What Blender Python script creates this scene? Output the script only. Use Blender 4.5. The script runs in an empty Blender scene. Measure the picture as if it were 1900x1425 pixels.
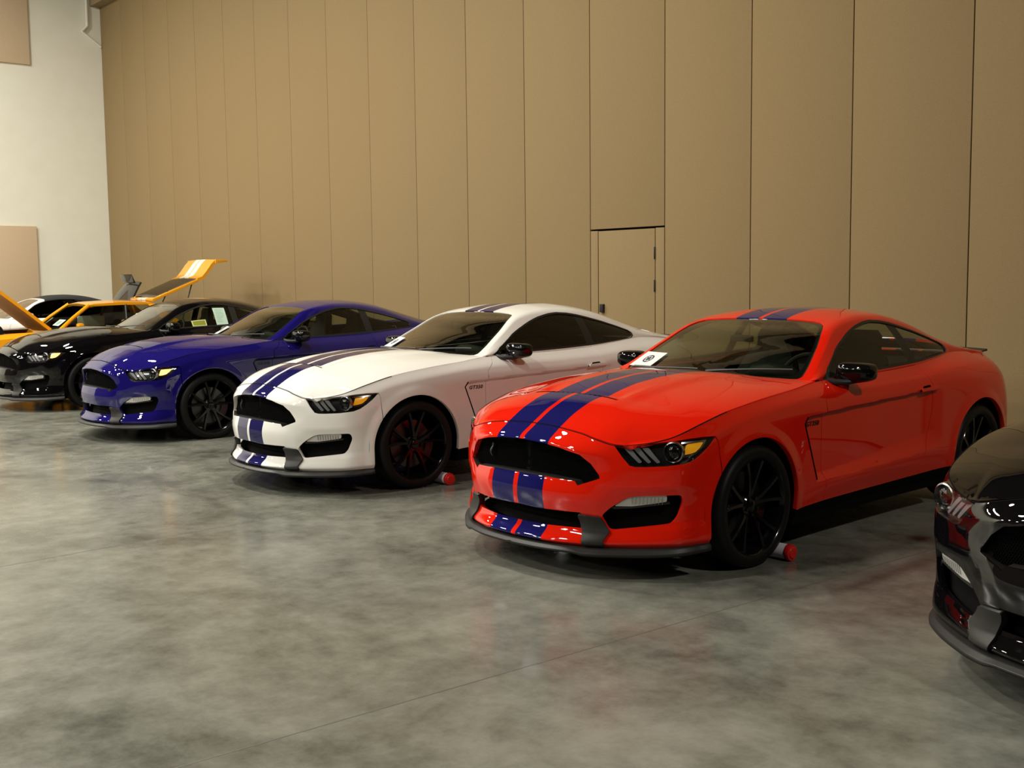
import bpy, bmesh, math, random
import numpy as np
from mathutils import Matrix, Vector, geometry as mgeo
SC = bpy.context.scene; COL = SC.collection
random.seed(4); PI = math.pi
# ---------------------------------------------------------------- camera, world, exposure
F_PX, PITCH, ROLL, CAM_H = 2083.57, math.radians(5.4018), math.radians(-0.6496), 1.632
_c, _s = math.cos(ROLL), math.sin(ROLL)
_r = Vector((1, 0, 0)); _u = Vector((0, math.sin(PITCH), math.cos(PITCH))); _w = Vector((0, math.cos(PITCH), -math.sin(PITCH)))
_R = _r*_c + _u*_s; _U = _u*_c - _r*_s
cam_data = bpy.data.cameras.new('camera'); cam = bpy.data.objects.new('camera', cam_data); COL.objects.link(cam)
cam_data.sensor_width = 36.0; cam_data.lens = F_PX/1900*36.0; cam_data.clip_end = 200
cam.matrix_world = Matrix(((_R.x, _U.x, -_w.x, 0), (_R.y, _U.y, -_w.y, 0), (_R.z, _U.z, -_w.z, CAM_H), (0, 0, 0, 1)))
SC.camera = cam
world = bpy.data.worlds.new('world'); SC.world = world; world.use_nodes = True
world.node_tree.nodes['Background'].inputs[0].default_value = (.9, .85, .7, 1)
world.node_tree.nodes['Background'].inputs[1].default_value = .01
SC.view_settings.view_transform = 'Standard'; SC.view_settings.look = 'None'
SC.view_settings.exposure = 0.0; SC.view_settings.gamma = 1.0; SC.view_settings.use_curve_mapping = False
LAMP_W = 530.0            # watts of each ceiling lamp
# row direction of the movable wall (into the distance, to the left) and its normal (away from the hall)
WD = Vector((-.644, .765, 0)); WN = Vector((.765, .644, 0)); WALL_D = 9.72
# ---------------------------------------------------------------- coupe body surfaces (pure numpy)
def pchip(x, y, xq):
    """monotone cubic through (x,y); y may be 2D (n,k)"""
    x = np.asarray(x, float); y = np.asarray(y, float); sc_ = np.ndim(xq) == 0; xq = np.atleast_1d(np.asarray(xq, float))
    one = y.ndim == 1
    if one: y = y[:, None]
    h = np.diff(x); dl = np.diff(y, axis=0) / h[:, None]
    m = np.zeros_like(y)
    if len(x) > 2:
        w1 = (2*h[1:] + h[:-1])[:, None]; w2 = (h[1:] + 2*h[:-1])[:, None]
        with np.errstate(divide='ignore', invalid='ignore'):
            hm = (w1 + w2) / (w1/dl[:-1] + w2/dl[1:])
        m[1:-1] = np.where(dl[:-1]*dl[1:] > 0, hm, 0.0)
    m[0] = dl[0]; m[-1] = dl[-1]
    i = np.clip(np.searchsorted(x, xq) - 1, 0, len(x)-2)
    t = np.clip((xq - x[i]) / h[i], 0, 1)[:, None]; hh = h[i][:, None]
    r = ((1+2*t)*(1-t)**2*y[i] + t*(1-t)**2*hh*m[i] + t*t*(3-2*t)*y[i+1] + t*t*(t-1)*hh*m[i+1])
    r = r[:, 0] if one else r
    return r[0] if sc_ else r

def pchip_rows(X, Y, q):
    """row-wise monotone cubic: X,Y (n,L), q (n,)"""
    n, L = X.shape
    h = np.maximum(np.diff(X, axis=1), 1e-4); dl = np.diff(Y, axis=1) / h
    m = np.zeros_like(Y)
    w1 = 2*h[:, 1:] + h[:, :-1]; w2 = h[:, 1:] + 2*h[:, :-1]
    with np.errstate(divide='ignore', invalid='ignore'):
        hm = (w1 + w2) / (w1/dl[:, :-1] + w2/dl[:, 1:])
    m[:, 1:-1] = np.where(dl[:, :-1]*dl[:, 1:] > 0, hm, 0.0)
    m[:, 0] = dl[:, 0]; m[:, -1] = dl[:, -1]
    q = np.clip(q, X[:, 0], X[:, -1])
    i = np.clip((q[:, None] >= X).sum(1) - 1, 0, L-2); r = np.arange(n)
    t = np.clip((q - X[r, i]) / h[r, i], 0, 1); hh = h[r, i]
    return ((1+2*t)*(1-t)**2*Y[r, i] + t*(1-t)**2*hh*m[r, i] + t*t*(3-2*t)*Y[r, i+1] + t*t*(t-1)*hh*m[r, i+1])

def smooth1(a, sig):
    k = np.arange(-int(3*sig), int(3*sig)+1); w = np.exp(-.5*(k/sig)**2); w /= w.sum()
    return np.stack([np.convolve(np.pad(a[:, j], len(k)//2, mode='reflect', reflect_type='odd'), w, 'valid') for j in range(a.shape[1])], 1)

FAX, RAX, WR = .985, 3.686, .345          # axle stations, wheel radius
CONT = np.array([(.015,0),(.03,.2),(.085,.4),(.13,.5),(.195,.6),(.272,.7),(.36,.8),(.43,.86),(.57,.905),(.8,.935),(1.0,.945),(1.4,.935),
 (1.8,.925),(2.4,.92),(2.9,.925),(3.3,.94),(3.7,.955),(4.0,.945),(4.18,.91),(4.32,.84),(4.5,.66),(4.62,.4),(4.66,0)])
def _cont():
    d = np.r_[0, np.cumsum(np.hypot(*np.diff(CONT, axis=0).T))]
    s = np.linspace(0, d[-1], 1301)
    c = pchip(d, CONT, s)
    # mirror at both ends so the smoothing keeps the centre tangents square
    full = np.concatenate([c[1:200][::-1]*[1, -1], c, c[-200:-1][::-1]*[1, -1]])
    full = smooth1(full, 9)
    c = full[199:199+len(c)]; c[0, 1] = 0; c[-1, 1] = 0
    sn = np.r_[0, np.cumsum(np.hypot(*np.diff(c, axis=0).T))]
    t = np.gradient(c, sn, axis=0); t /= np.linalg.norm(t, axis=1)[:, None]
    return sn, c, np.stack([-t[:, 1], t[:, 0]], 1)      # outward normal (front: -x, side: +y)
SREF, CREF, NREF = _cont()
_half = len(SREF)//2
def s_of_x(x):
    j = np.argmax(CREF[:, 1] > .955*CREF[:, 1].max()) ; j2 = len(SREF)-1
    return np.interp(x, CREF[40:, 0], SREF[40:])
def s_of_y(y): return np.interp(y, CREF[:500, 1], SREF[:500])
# stations: (where, [(z,d) x 10])
_Y = s_of_y; _X = s_of_x
STN = [
 (0.0,      [(.185,-.012),(.208,.026),(.265,-.028),(.32,-.05),(.376,-.006),(.46,.004),(.535,-.010),(.60,-.04),(.738,-.052),(.812,-.150)]),
 (_Y(.2),   [(.185,-.012),(.208,.024),(.265,-.026),(.32,-.045),(.375,-.006),(.46,.006),(.533,-.008),(.60,-.035),(.727,-.040),(.806,-.130)]),
 (_Y(.4),   [(.185,-.012),(.210,.018),(.265,-.020),(.315,-.03),(.372,-.006),(.46,.008),(.53,-.004),(.60,-.020),(.697,-.012),(.785,-.085)]),
 (_Y(.5),   [(.185,-.014),(.212,.012),(.268,-.012),(.315,-.02),(.375,-.008),(.46,.004),(.53,.000),(.60,-.010),(.680,-.008),(.760,-.048)]),
 (_Y(.6),   [(.185,-.015),(.215,.008),(.270,-.006),(.32,-.02),(.38,-.018),(.46,-.006),(.525,.004),(.60,.000),(.670,-.008),(.736,-.024)]),
 (_Y(.7),   [(.187,-.015),(.218,.006),(.275,-.006),(.325,-.02),(.39,-.024),(.46,-.012),(.525,.004),(.60,.002),(.675,-.008),(.745,-.030)]),
 (_Y(.8),   [(.19,-.018),(.222,.004),(.280,-.006),(.33,-.02),(.40,-.022),(.465,-.012),(.53,.003),(.60,.002),(.685,-.010),(.768,-.045)]),
 (_Y(.86),  [(.195,-.018),(.228,.002),(.290,-.004),(.34,-.012),(.41,-.012),(.47,-.006),(.54,.002),(.61,.000),(.70,-.012),(.795,-.052)]),
 (_X(.58),  [(.20,-.020),(.236,.000),(.300,-.002),(.35,-.004),(.42,-.004),(.49,-.002),(.56,.000),(.64,-.001),(.74,-.014),(.838,-.064)]),
 (_X(.80),  [(.22,-.014),(.26,-.002),(.33,.0),(.39,.0),(.47,.0),(.55,.0),(.64,-.001),(.73,-.005),(.81,-.022),(.890,-.074)]),
 (_X(1.0),  [(.25,-.012),(.29,-.004),(.38,.0),(.45,.0),(.53,.0),(.62,.0),(.70,-.001),(.775,-.005),(.84,-.021),(.918,-.080)]),
 (_X(1.3),  [(.20,-.030),(.28,-.008),(.40,.0),(.46,.001),(.55,.001),(.65,.001),(.74,.0),(.795,-.002),(.87,-.020),(.946,-.088)]),
 (_X(1.462),[(.20,-.035),(.28,-.012),(.40,.0),(.46,.001),(.55,.001),(.66,.001),(.765,.0),(.802,.0),(.885,-.022),(.957,-.096)]),
 (_X(1.85), [(.20,-.050),(.28,-.024),(.405,.006),(.46,.001),(.56,.000),(.68,.000),(.785,.000),(.818,.000),(.90,-.028),(.988,-.128)]),
 (_X(2.5),  [(.20,-.060),(.28,-.030),(.425,.007),(.48,.001),(.58,.000),(.70,.000),(.805,.000),(.836,.000),(.91,-.030),(.996,-.122)]),
 (_X(3.0),  [(.20,-.060),(.27,-.030),(.445,.005),(.50,.001),(.59,.000),(.71,.000),(.823,-.001),(.850,-.002),(.925,-.034),(1.014,-.132)]),
 (_X(3.3),  [(.22,-.040),(.30,-.014),(.44,.0),(.52,-.002),(.60,-.003),(.70,-.002),(.80,-.002),(.87,-.012),(.95,-.055),(1.036,-.170)]),
 (_X(3.7),  [(.25,-.030),(.31,-.012),(.42,.0),(.52,.0),(.60,.0),(.70,.0),(.79,-.004),(.87,-.022),(.965,-.095),(1.062,-.250)]),
 (_X(4.05), [(.28,-.050),(.33,-.020),(.42,.0),(.50,.0),(.60,.0),(.70,-.003),(.79,-.012),(.88,-.040),(.96,-.110),(1.045,-.262)]),
 (_X(4.32), [(.28,-.060),(.33,-.025),(.42,.0),(.50,.002),(.60,.002),(.70,-.006),(.79,-.020),(.88,-.045),(.95,-.090),(1.020,-.190)]),
 (_X(4.55), [(.28,-.060),(.33,-.025),(.42,.0),(.50,.002),(.60,.002),(.70,-.010),(.79,-.025),(.88,-.035),(.95,-.045),(1.005,-.090)]),
 (SREF[-1], [(.28,-.060),(.33,-.025),(.42,.0),(.50,.002),(.60,.002),(.70,-.010),(.79,-.025),(.88,-.030),(.95,-.035),(1.000,-.060)]),
]
_SS = np.array([float(a) for a, _ in STN]); _SZ = np.array([[p[0] for p in b] for _, b in STN]); _SD = np.array([[p[1] for p in b] for _, b in STN])
ARCH = [(float(s_of_x(FAX)), .345, .392), (float(s_of_x(RAX)), .352, .394)]
def ztop(s): return pchip(_SS, _SZ[:, -1], s)
def zbot(s): return pchip(_SS, _SZ[:, 0], s)
def vent_x(z): return np.interp(z, [.40, .762, .80, .85], [1.60, 1.462, 1.49, 1.53])
def inset(X, z):
    """hollow of the door and fender side between the upper and the lower crease"""
    zc = np.interp(X, [1.4,1.85,2.5,3.0,3.2], [.80,.818,.836,.850,.854]); zl = np.interp(X, [1.4,1.85,2.5,3.0,3.2], [.402,.405,.425,.445,.45])
    A = np.interp(X, [1.45,1.9,2.5,2.9,3.14], [.038,.040,.038,.030,0])
    fw = np.interp(X, [1.5,2.2,3.0], [.035,.065,.115])
    up = np.clip((zc-z)/.024, 0, 1); lo = np.clip((z-zl)/fw, 0, 1); m = np.clip((X-vent_x(z))/.022, 0, 1)
    return A*np.sin(up*np.pi/2)*(.82*lo+.18*np.sin(lo*np.pi/2))*m*m*(3-2*m)
def W(s, z, off=0.0):
    """lower body skin: s along the plan outline from the front centre, z up -> points (n,3) on the left half"""
    s = np.clip(np.atleast_1d(np.asarray(s, float)), 0, SREF[-1]); z = np.atleast_1d(np.asarray(z, float))
    LZ = pchip(_SS, _SZ, s); z = np.clip(z, LZ[:, 0], LZ[:, -1])
    d = pchip_rows(LZ, pchip(_SS, _SD, s), z)
    X = np.interp(s, SREF, CREF[:, 0]); d = d - np.where((X > 1.4) & (X < 3.3), inset(X, z), 0)
    for (sc, zc, r) in ARCH:                      # flared wheel-arch lips
        rr = np.hypot(s-sc, np.maximum(z-zc, 0)); t = np.clip((rr-r)/.085, 0, 1)
        d = d + np.where(z < zc+.6, .013*(1-t*t*(3-2*t)), 0)
    d = d + off
    c = np.stack([np.interp(s, SREF, CREF[:, k]) for k in (0, 1)], 1); n = np.stack([np.interp(s, SREF, NREF[:, k]) for k in (0, 1)], 1)
    n /= np.linalg.norm(n, axis=1)[:, None]
    p = c + n*d[:, None]
    return np.stack([p[:, 0], np.where(s <= 1e-9, 0, np.where(s >= SREF[-1]-1e-9, 0, np.maximum(p[:, 1], 0))), z], 1)
_ts = np.linspace(0, SREF[-1], 1500); TOPC = W(_ts, ztop(_ts))
_f = TOPC[:, 0] < 4.45
TX, TY, TZ = TOPC[_f, 0], TOPC[_f, 1], TOPC[_f, 2]
_tail = TOPC[TOPC[:, 0] >= 4.3]
def yb_of(X): return np.interp(X, TOPC[:, 0], TOPC[:, 1])
def zb_of(X): return np.interp(X, TOPC[:, 0], TOPC[:, 2])
# ---- hood: sections x0 (swept back towards the sides), lateral y
HX = [.160,.19,.23,.28,.34,.41,.48,.55,.63,.75,.9,1.04,1.27,1.45,1.62,1.8]
HZ = [.811,.826,.850,.879,.906,.932,.946,.956,.972,.992,1.010,1.024,1.032,1.026,1.008,.985]
_k = np.argmax(TOPC[:, 1] > .60); _fy, _fx, _fz = TOPC[:_k, 1], TOPC[:_k, 0], TOPC[:_k, 2]
def front_x(y):
    y = np.abs(y); m = (_fx[-1]-_fx[-25])/(_fy[-1]-_fy[-25])
    return np.where(y < _fy[-1], np.interp(y, _fy, _fx), _fx[-1]+m*(y-_fy[-1])) - _fx[0]
def hood_X(x0, y):
    a = np.interp(x0, [.164,.45,.8,1.3,1.62,1.9], [.0,.085,.10,.12,.17,.17]); k = 1-np.clip((x0-.164)/.30, 0, 1); k = k*k*(3-2*k)
    return x0 + a*(np.abs(y)/.8)**2 + k*front_x(y)
_x0g = np.linspace(.14, 1.85, 350)
def _edge(fn, x0):
    yy = np.linspace(0, .95, 700); out = []
    for v in x0:
        X = fn(v, yy); g = yb_of(X) - yy
        k = np.argmax(g < 0) if (g < 0).any() else len(yy)-1
        k = max(k, 1); a, b = g[k-1], g[k]
        out.append(yy[k-1] + (yy[k]-yy[k-1])*(a/(a-b) if a != b else 0))
    return np.array(out)
_hye = _edge(lambda v, yy: hood_X(v, yy), _x0g)
_hye[_x0g < .184] = np.interp(.186, _x0g, _hye)
def hood_ye(x0): return np.interp(x0, _x0g, _hye)
_dz = None
def Hd(x0, y):
    x0 = np.atleast_1d(np.asarray(x0, float)); y = np.atleast_1d(np.asarray(y, float))
    ye = np.maximum(hood_ye(x0), .05); X = hood_X(x0, y); Xe = hood_X(x0, ye)
    zb = zb_of(Xe); zc = pchip(HX, HZ, x0); t = np.clip(y/ye, 0, 1.02)
    base = zc + (zb-zc)*(.55*t**2 + .45*t**4)
    g = np.clip((x0-.3)/.35, 0, 1); g = g*g*(3-2*g)*np.clip((1.72-x0)/.3, 0, 1)
    dome = .016*g*(1/(1+np.exp(-(.40-y)/.022)) - .35)*np.exp(-np.maximum(y-.55, 0)**2/.02)   # raised centre dome with creased edges
    lip = np.clip((.80-x0)/.27, 0, 1)*np.clip((x0-.52)/.02, 0, 1)                      # extractor dip behind the vent edge
    dip = -.016*lip*np.clip((.34-np.abs(y))/.05, 0, 1)
    if _dz is not None: base = base + np.interp(np.abs(y), _dz[0], _dz[1])*np.exp(-np.maximum(x0-.164, 0)/.06)*np.clip((ye-np.abs(y))/.03, 0, 1)
    return np.stack([X, y, base + dome + dip], 1)
_yy = np.linspace(0, .6, 60); _dz = (_yy, np.interp(_yy, _fy, _fz) - Hd(np.full(60, .164), _yy)[:, 2])
# ---- greenhouse: station x0 and section parameter t (0 centre .. 1 belt)
GX = [1.585,1.75,1.95,2.15,2.338,2.5,2.7,2.9,3.1,3.3,3.53,3.87,4.185,4.35,4.6]
GZ = [.985,1.066,1.163,1.256,1.337,1.374,1.396,1.398,1.384,1.356,1.303,1.203,1.105,1.066,1.02]
EX = [1.70,1.80,2.06,2.31,2.5,2.7,2.95,3.2,3.4,3.6,3.9,4.2,4.5]
EY = [.775,.753,.672,.592,.572,.560,.556,.562,.575,.596,.630,.640,.62]
EZ = [.960,1.012,1.166,1.300,1.338,1.352,1.343,1.305,1.252,1.180,1.090,1.045,1.02]
def gh_sw(x0): return np.interp(x0, [1.5,1.75,2.0,2.338,2.75,3.2,4.0,4.3,4.6], [.175,.165,.13,.08,0,0,-.02,-.08,-.1])
_gx = np.linspace(1.56, 4.6, 500)
def _gh_edge():
    ye = np.zeros(len(_gx)); Xe = np.zeros(len(_gx))
    for i, v in enumerate(_gx):
        y = .6
        for _ in range(30): y = np.interp(v + gh_sw(v)*(y/.78)**2, EX, EY)
        ye[i] = y; Xe[i] = v + gh_sw(v)*(y/.78)**2
    return ye, Xe
_gye, _gXe = _gh_edge(); _gze = pchip(EX, EZ, _gXe); _gye = pchip(EX, EY, _gXe)
_gyb = _edge(lambda v, yy: v + gh_sw(v)*(yy/.78)**2, _gx)
def Gh(x0, t):
    x0 = np.atleast_1d(np.asarray(x0, float)); t = np.atleast_1d(np.asarray(t, float))
    ye = np.interp(x0, _gx, _gye); ze = np.interp(x0, _gx, _gze); Xe = np.interp(x0, _gx, _gXe); yb = np.interp(x0, _gx, _gyb)
    sw = gh_sw(x0); zb = zb_of(x0 + sw*(yb/.78)**2); zc = pchip(GX, GZ, x0)
    ye = np.minimum(ye, yb-.005); zc = np.maximum(zc, ze+.002)
    # fillet between roof and side around t=.5, half-width fr
    fr = np.interp(x0, [1.6,2.0,2.5,3.2,3.6,4.2], [.03,.035,.05,.07,.10,.12])
    def raw(t):
        r = np.clip(t*2, 0, 1); q = np.clip(t*2-1, 0, 1)
        bow = .012*np.sin(np.pi*q)
        y = np.where(t <= .5, ye*r, ye + (yb-ye)*q + bow); z = np.where(t <= .5, zc + (ze-zc)*r**2.4, ze + (zb-ze)*q + bow*.5)
        return y, z
    u = np.clip((t-.5+fr)/(2*fr), 0, 1); inn = (t > .5-fr) & (t < .5+fr)
    y, z = raw(t); y0, z0 = raw(.5-fr); y1, z1 = ye, ze; y2, z2 = raw(.5+fr)
    yf = (1-u)**2*y0 + 2*u*(1-u)*y1 + u*u*y2; zf = (1-u)**2*z0 + 2*u*(1-u)*z1 + u*u*z2
    y = np.where(inn, yf, y); z = np.where(inn, zf, z)
    return np.stack([x0 + sw*(y/.78)**2, y, z], 1)
def invert(S, target, axes, u_rng, v_rng, n=(160, 160), guess=None):
    """(u,v) whose surface point matches target in the given axes (nearest on a grid, then Newton)"""
    U, V = np.meshgrid(np.linspace(*u_rng, n[0]), np.linspace(*v_rng, n[1]), indexing='ij')
    G = S(U.ravel(), V.ravel())[:, axes]; T = np.atleast_2d(np.asarray(target, float)); out = []
    for tg in T:
        k = np.argmin(((G-tg)**2).sum(1)); q = np.array([U.ravel()[k], V.ravel()[k]]); best = q.copy(); be = ((G[k]-tg)**2).sum()
        for _ in range(12):
            e = 1e-4; p = S(q[:1], q[1:])[0, axes]; r = p - tg
            J = np.stack([(S(q[:1]+e, q[1:])[0, axes]-p)/e, (S(q[:1], q[1:]+e)[0, axes]-p)/e], 1)
            try: q = q - np.clip(np.linalg.solve(J, r), -.05, .05)
            except np.linalg.LinAlgError: break
            q = np.array([np.clip(q[0], *u_rng), np.clip(q[1], *v_rng)])
            er = ((S(q[:1], q[1:])[0, axes]-tg)**2).sum()
            if er < be: be, best = er, q.copy()
        out.append(best)
    return np.array(out)
# ---------------------------------------------------------------- materials
def mat(name, col=(.5, .5, .5), rough=.5, metal=0., coat=0., emit=None, estr=0., spec=.5):
    m = bpy.data.materials.new(name); m.use_nodes = True; b = m.node_tree.nodes['Principled BSDF']
    b.inputs['Base Color'].default_value = (*col, 1); b.inputs['Roughness'].default_value = rough; b.inputs['Metallic'].default_value = metal
    b.inputs['Coat Weight'].default_value = coat; b.inputs['Coat Roughness'].default_value = .015; b.inputs['Coat IOR'].default_value = 1.56; b.inputs['Specular IOR Level'].default_value = spec
    if emit: b.inputs['Emission Color'].default_value = (*emit, 1); b.inputs['Emission Strength'].default_value = estr
    return m
def N(m, t, **kw):
    n = m.node_tree.nodes.new(t)
    for k, v in kw.items(): setattr(n, k, v)
    return n
def L(m, a, b): m.node_tree.links.new(a, b)
def math_node(m, op, a, b=None):
    n = N(m, 'ShaderNodeMath', operation=op)
    for i, v in enumerate((a, b)):
        if v is None: continue
        if isinstance(v, (int, float)): n.inputs[i].default_value = v
        else: L(m, v, n.inputs[i])
    return n.outputs[0]
def paint(name, col, stripe=None, rough=.5, spec=.0):
    """car lacquer; stripe = colour of the twin stripes that run along the car's middle"""
    m = mat(name, col, rough, coat=1., spec=spec); b = m.node_tree.nodes['Principled BSDF']
    if stripe:
        tc = N(m, 'ShaderNodeTexCoord'); sx = N(m, 'ShaderNodeSeparateXYZ'); L(m, tc.outputs['Object'], sx.inputs[0])
        ay = math_node(m, 'ABSOLUTE', sx.outputs['Y'])
        k = math_node(m, 'MULTIPLY', math_node(m, 'GREATER_THAN', ay, .017), math_node(m, 'LESS_THAN', ay, .208))
        edge = math_node(m, 'MULTIPLY', k, math_node(m, 'GREATER_THAN', sx.outputs['Z'], .19))
        mx = N(m, 'ShaderNodeMix', data_type='RGBA'); L(m, edge, mx.inputs[0])
        mx.inputs[6].default_value = (*col, 1); mx.inputs[7].default_value = (*stripe, 1); L(m, mx.outputs[2], b.inputs['Base Color'])
    return m
def glass(name, tint, refl=1.0):
    """window pane: lets tinted light through and mirrors at glancing angles"""
    m = bpy.data.materials.new(name); m.use_nodes = True; nt = m.node_tree; nt.nodes.clear()
    o = N(m, 'ShaderNodeOutputMaterial'); t = N(m, 'ShaderNodeBsdfTransparent'); g = N(m, 'ShaderNodeBsdfGlossy'); mx = N(m, 'ShaderNodeMixShader'); f = N(m, 'ShaderNodeFresnel')
    f.inputs['IOR'].default_value = 1.52; t.inputs[0].default_value = (*tint, 1); g.inputs['Roughness'].default_value = .01
    geo = N(m, 'ShaderNodeNewGeometry'); fr = math_node(m, 'MULTIPLY', f.outputs[0], refl)
    inv = math_node(m, 'SUBTRACT', 1.0, geo.outputs['Backfacing'])
    L(m, math_node(m, 'MULTIPLY', fr, inv), mx.inputs[0]); L(m, t.outputs[0], mx.inputs[1]); L(m, g.outputs[0], mx.inputs[2]); L(m, mx.outputs[0], o.inputs[0])
    return m
def noisy(m, scale, c1, c2, detail=4, rough=None, coords='Object', bump=0.):
    b = m.node_tree.nodes['Principled BSDF']; tc = N(m, 'ShaderNodeTexCoord'); n = N(m, 'ShaderNodeTexNoise')
    n.inputs['Scale'].default_value = scale; n.inputs['Detail'].default_value = detail; L(m, tc.outputs[coords], n.inputs['Vector'])
    r = N(m, 'ShaderNodeValToRGB'); r.color_ramp.elements[0].position = .3; r.color_ramp.elements[1].position = .7
    r.color_ramp.elements[0].color = (*c1, 1); r.color_ramp.elements[1].color = (*c2, 1); L(m, n.outputs[0], r.inputs[0]); L(m, r.outputs[0], b.inputs['Base Color'])
    if bump:
        bp = N(m, 'ShaderNodeBump'); bp.inputs['Strength'].default_value = bump; bp.inputs['Distance'].default_value = .01
        L(m, n.outputs[0], bp.inputs['Height']); L(m, bp.outputs[0], b.inputs['Normal'])
    return m
M = {}
M['red'] = paint('red_lacquer', (.74, .013, .003), (.009, .009, .095))
M['white'] = paint('white_lacquer', (.82, .81, .755), (.010, .009, .075))
M['blue'] = paint('blue_lacquer', (.008, .005, .10))
M['black'] = paint('black_lacquer', (.003, .0025, .003))
M['gloss_black'] = mat('gloss_black', (.003, .003, .003), .04, spec=.45)
M['satin_black'] = mat('satin_black', (.020, .019, .017), .45, spec=.3)
M['flat_black'] = mat('flat_black', (.004, .004, .004), .9, spec=.05)
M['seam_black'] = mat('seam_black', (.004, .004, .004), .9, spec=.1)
M['mesh_black'] = mat('grille_black', (.003, .003, .003), .7, spec=.06)
M['rubber'] = mat('rubber', (.006, .006, .006), .5, spec=.2)
M['rim'] = mat('rim_black', (.004, .004, .0045), .14, spec=.4)
M['disc'] = mat('brake_steel', (.10, .098, .095), .3, metal=1.)
M['caliper'] = mat('caliper_red', (.03, .003, .003), .4)
M['trim'] = mat('trim_rubber', (.010, .010, .010), .45)
M['chrome'] = mat('chrome', (.75, .75, .75), .12, metal=1.)
M['lens_grey'] = mat('reflector', (.42, .42, .43), .18, metal=1.)
M['drl'] = mat('running_light_bar', (.17, .17, .18), .2)
M['bowl'] = mat('lamp_bowl', (.012, .012, .013), .22, coat=.5)
M['amber'] = mat('amber_lens', (1.0, .42, .01), .2, coat=.8, emit=(1, .45, .02), estr=.25)
M['amber_lit'] = mat('amber_lit', (.9, .4, .05), .2, emit=(1, .50, .09), estr=5.0)
M['fog'] = mat('fog_lens', (.55, .54, .50), .22, coat=.6)
M['glass'] = glass('tinted_glass', (.42, .48, .38), 2.1)
M['side_glass'] = glass('side_glass', (.50, .54, .46), 1.0)
M['dark_glass'] = glass('dark_glass', (.025, .022, .020), 1.0)
M['clear'] = glass('clear_lens', (.92, .92, .90), .9)
M['cabin'] = mat('cabin_plastic', (.016, .016, .017), .6)
M['seat'] = mat('seat_cloth', (.012, .012, .014), .75)
M['paper'] = mat('paper', (.78, .78, .74), .6)
M['ink'] = mat('ink', (.03, .03, .05), .6)
M['dark_ink'] = mat('badge_black', (.01, .01, .01), .35)
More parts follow.
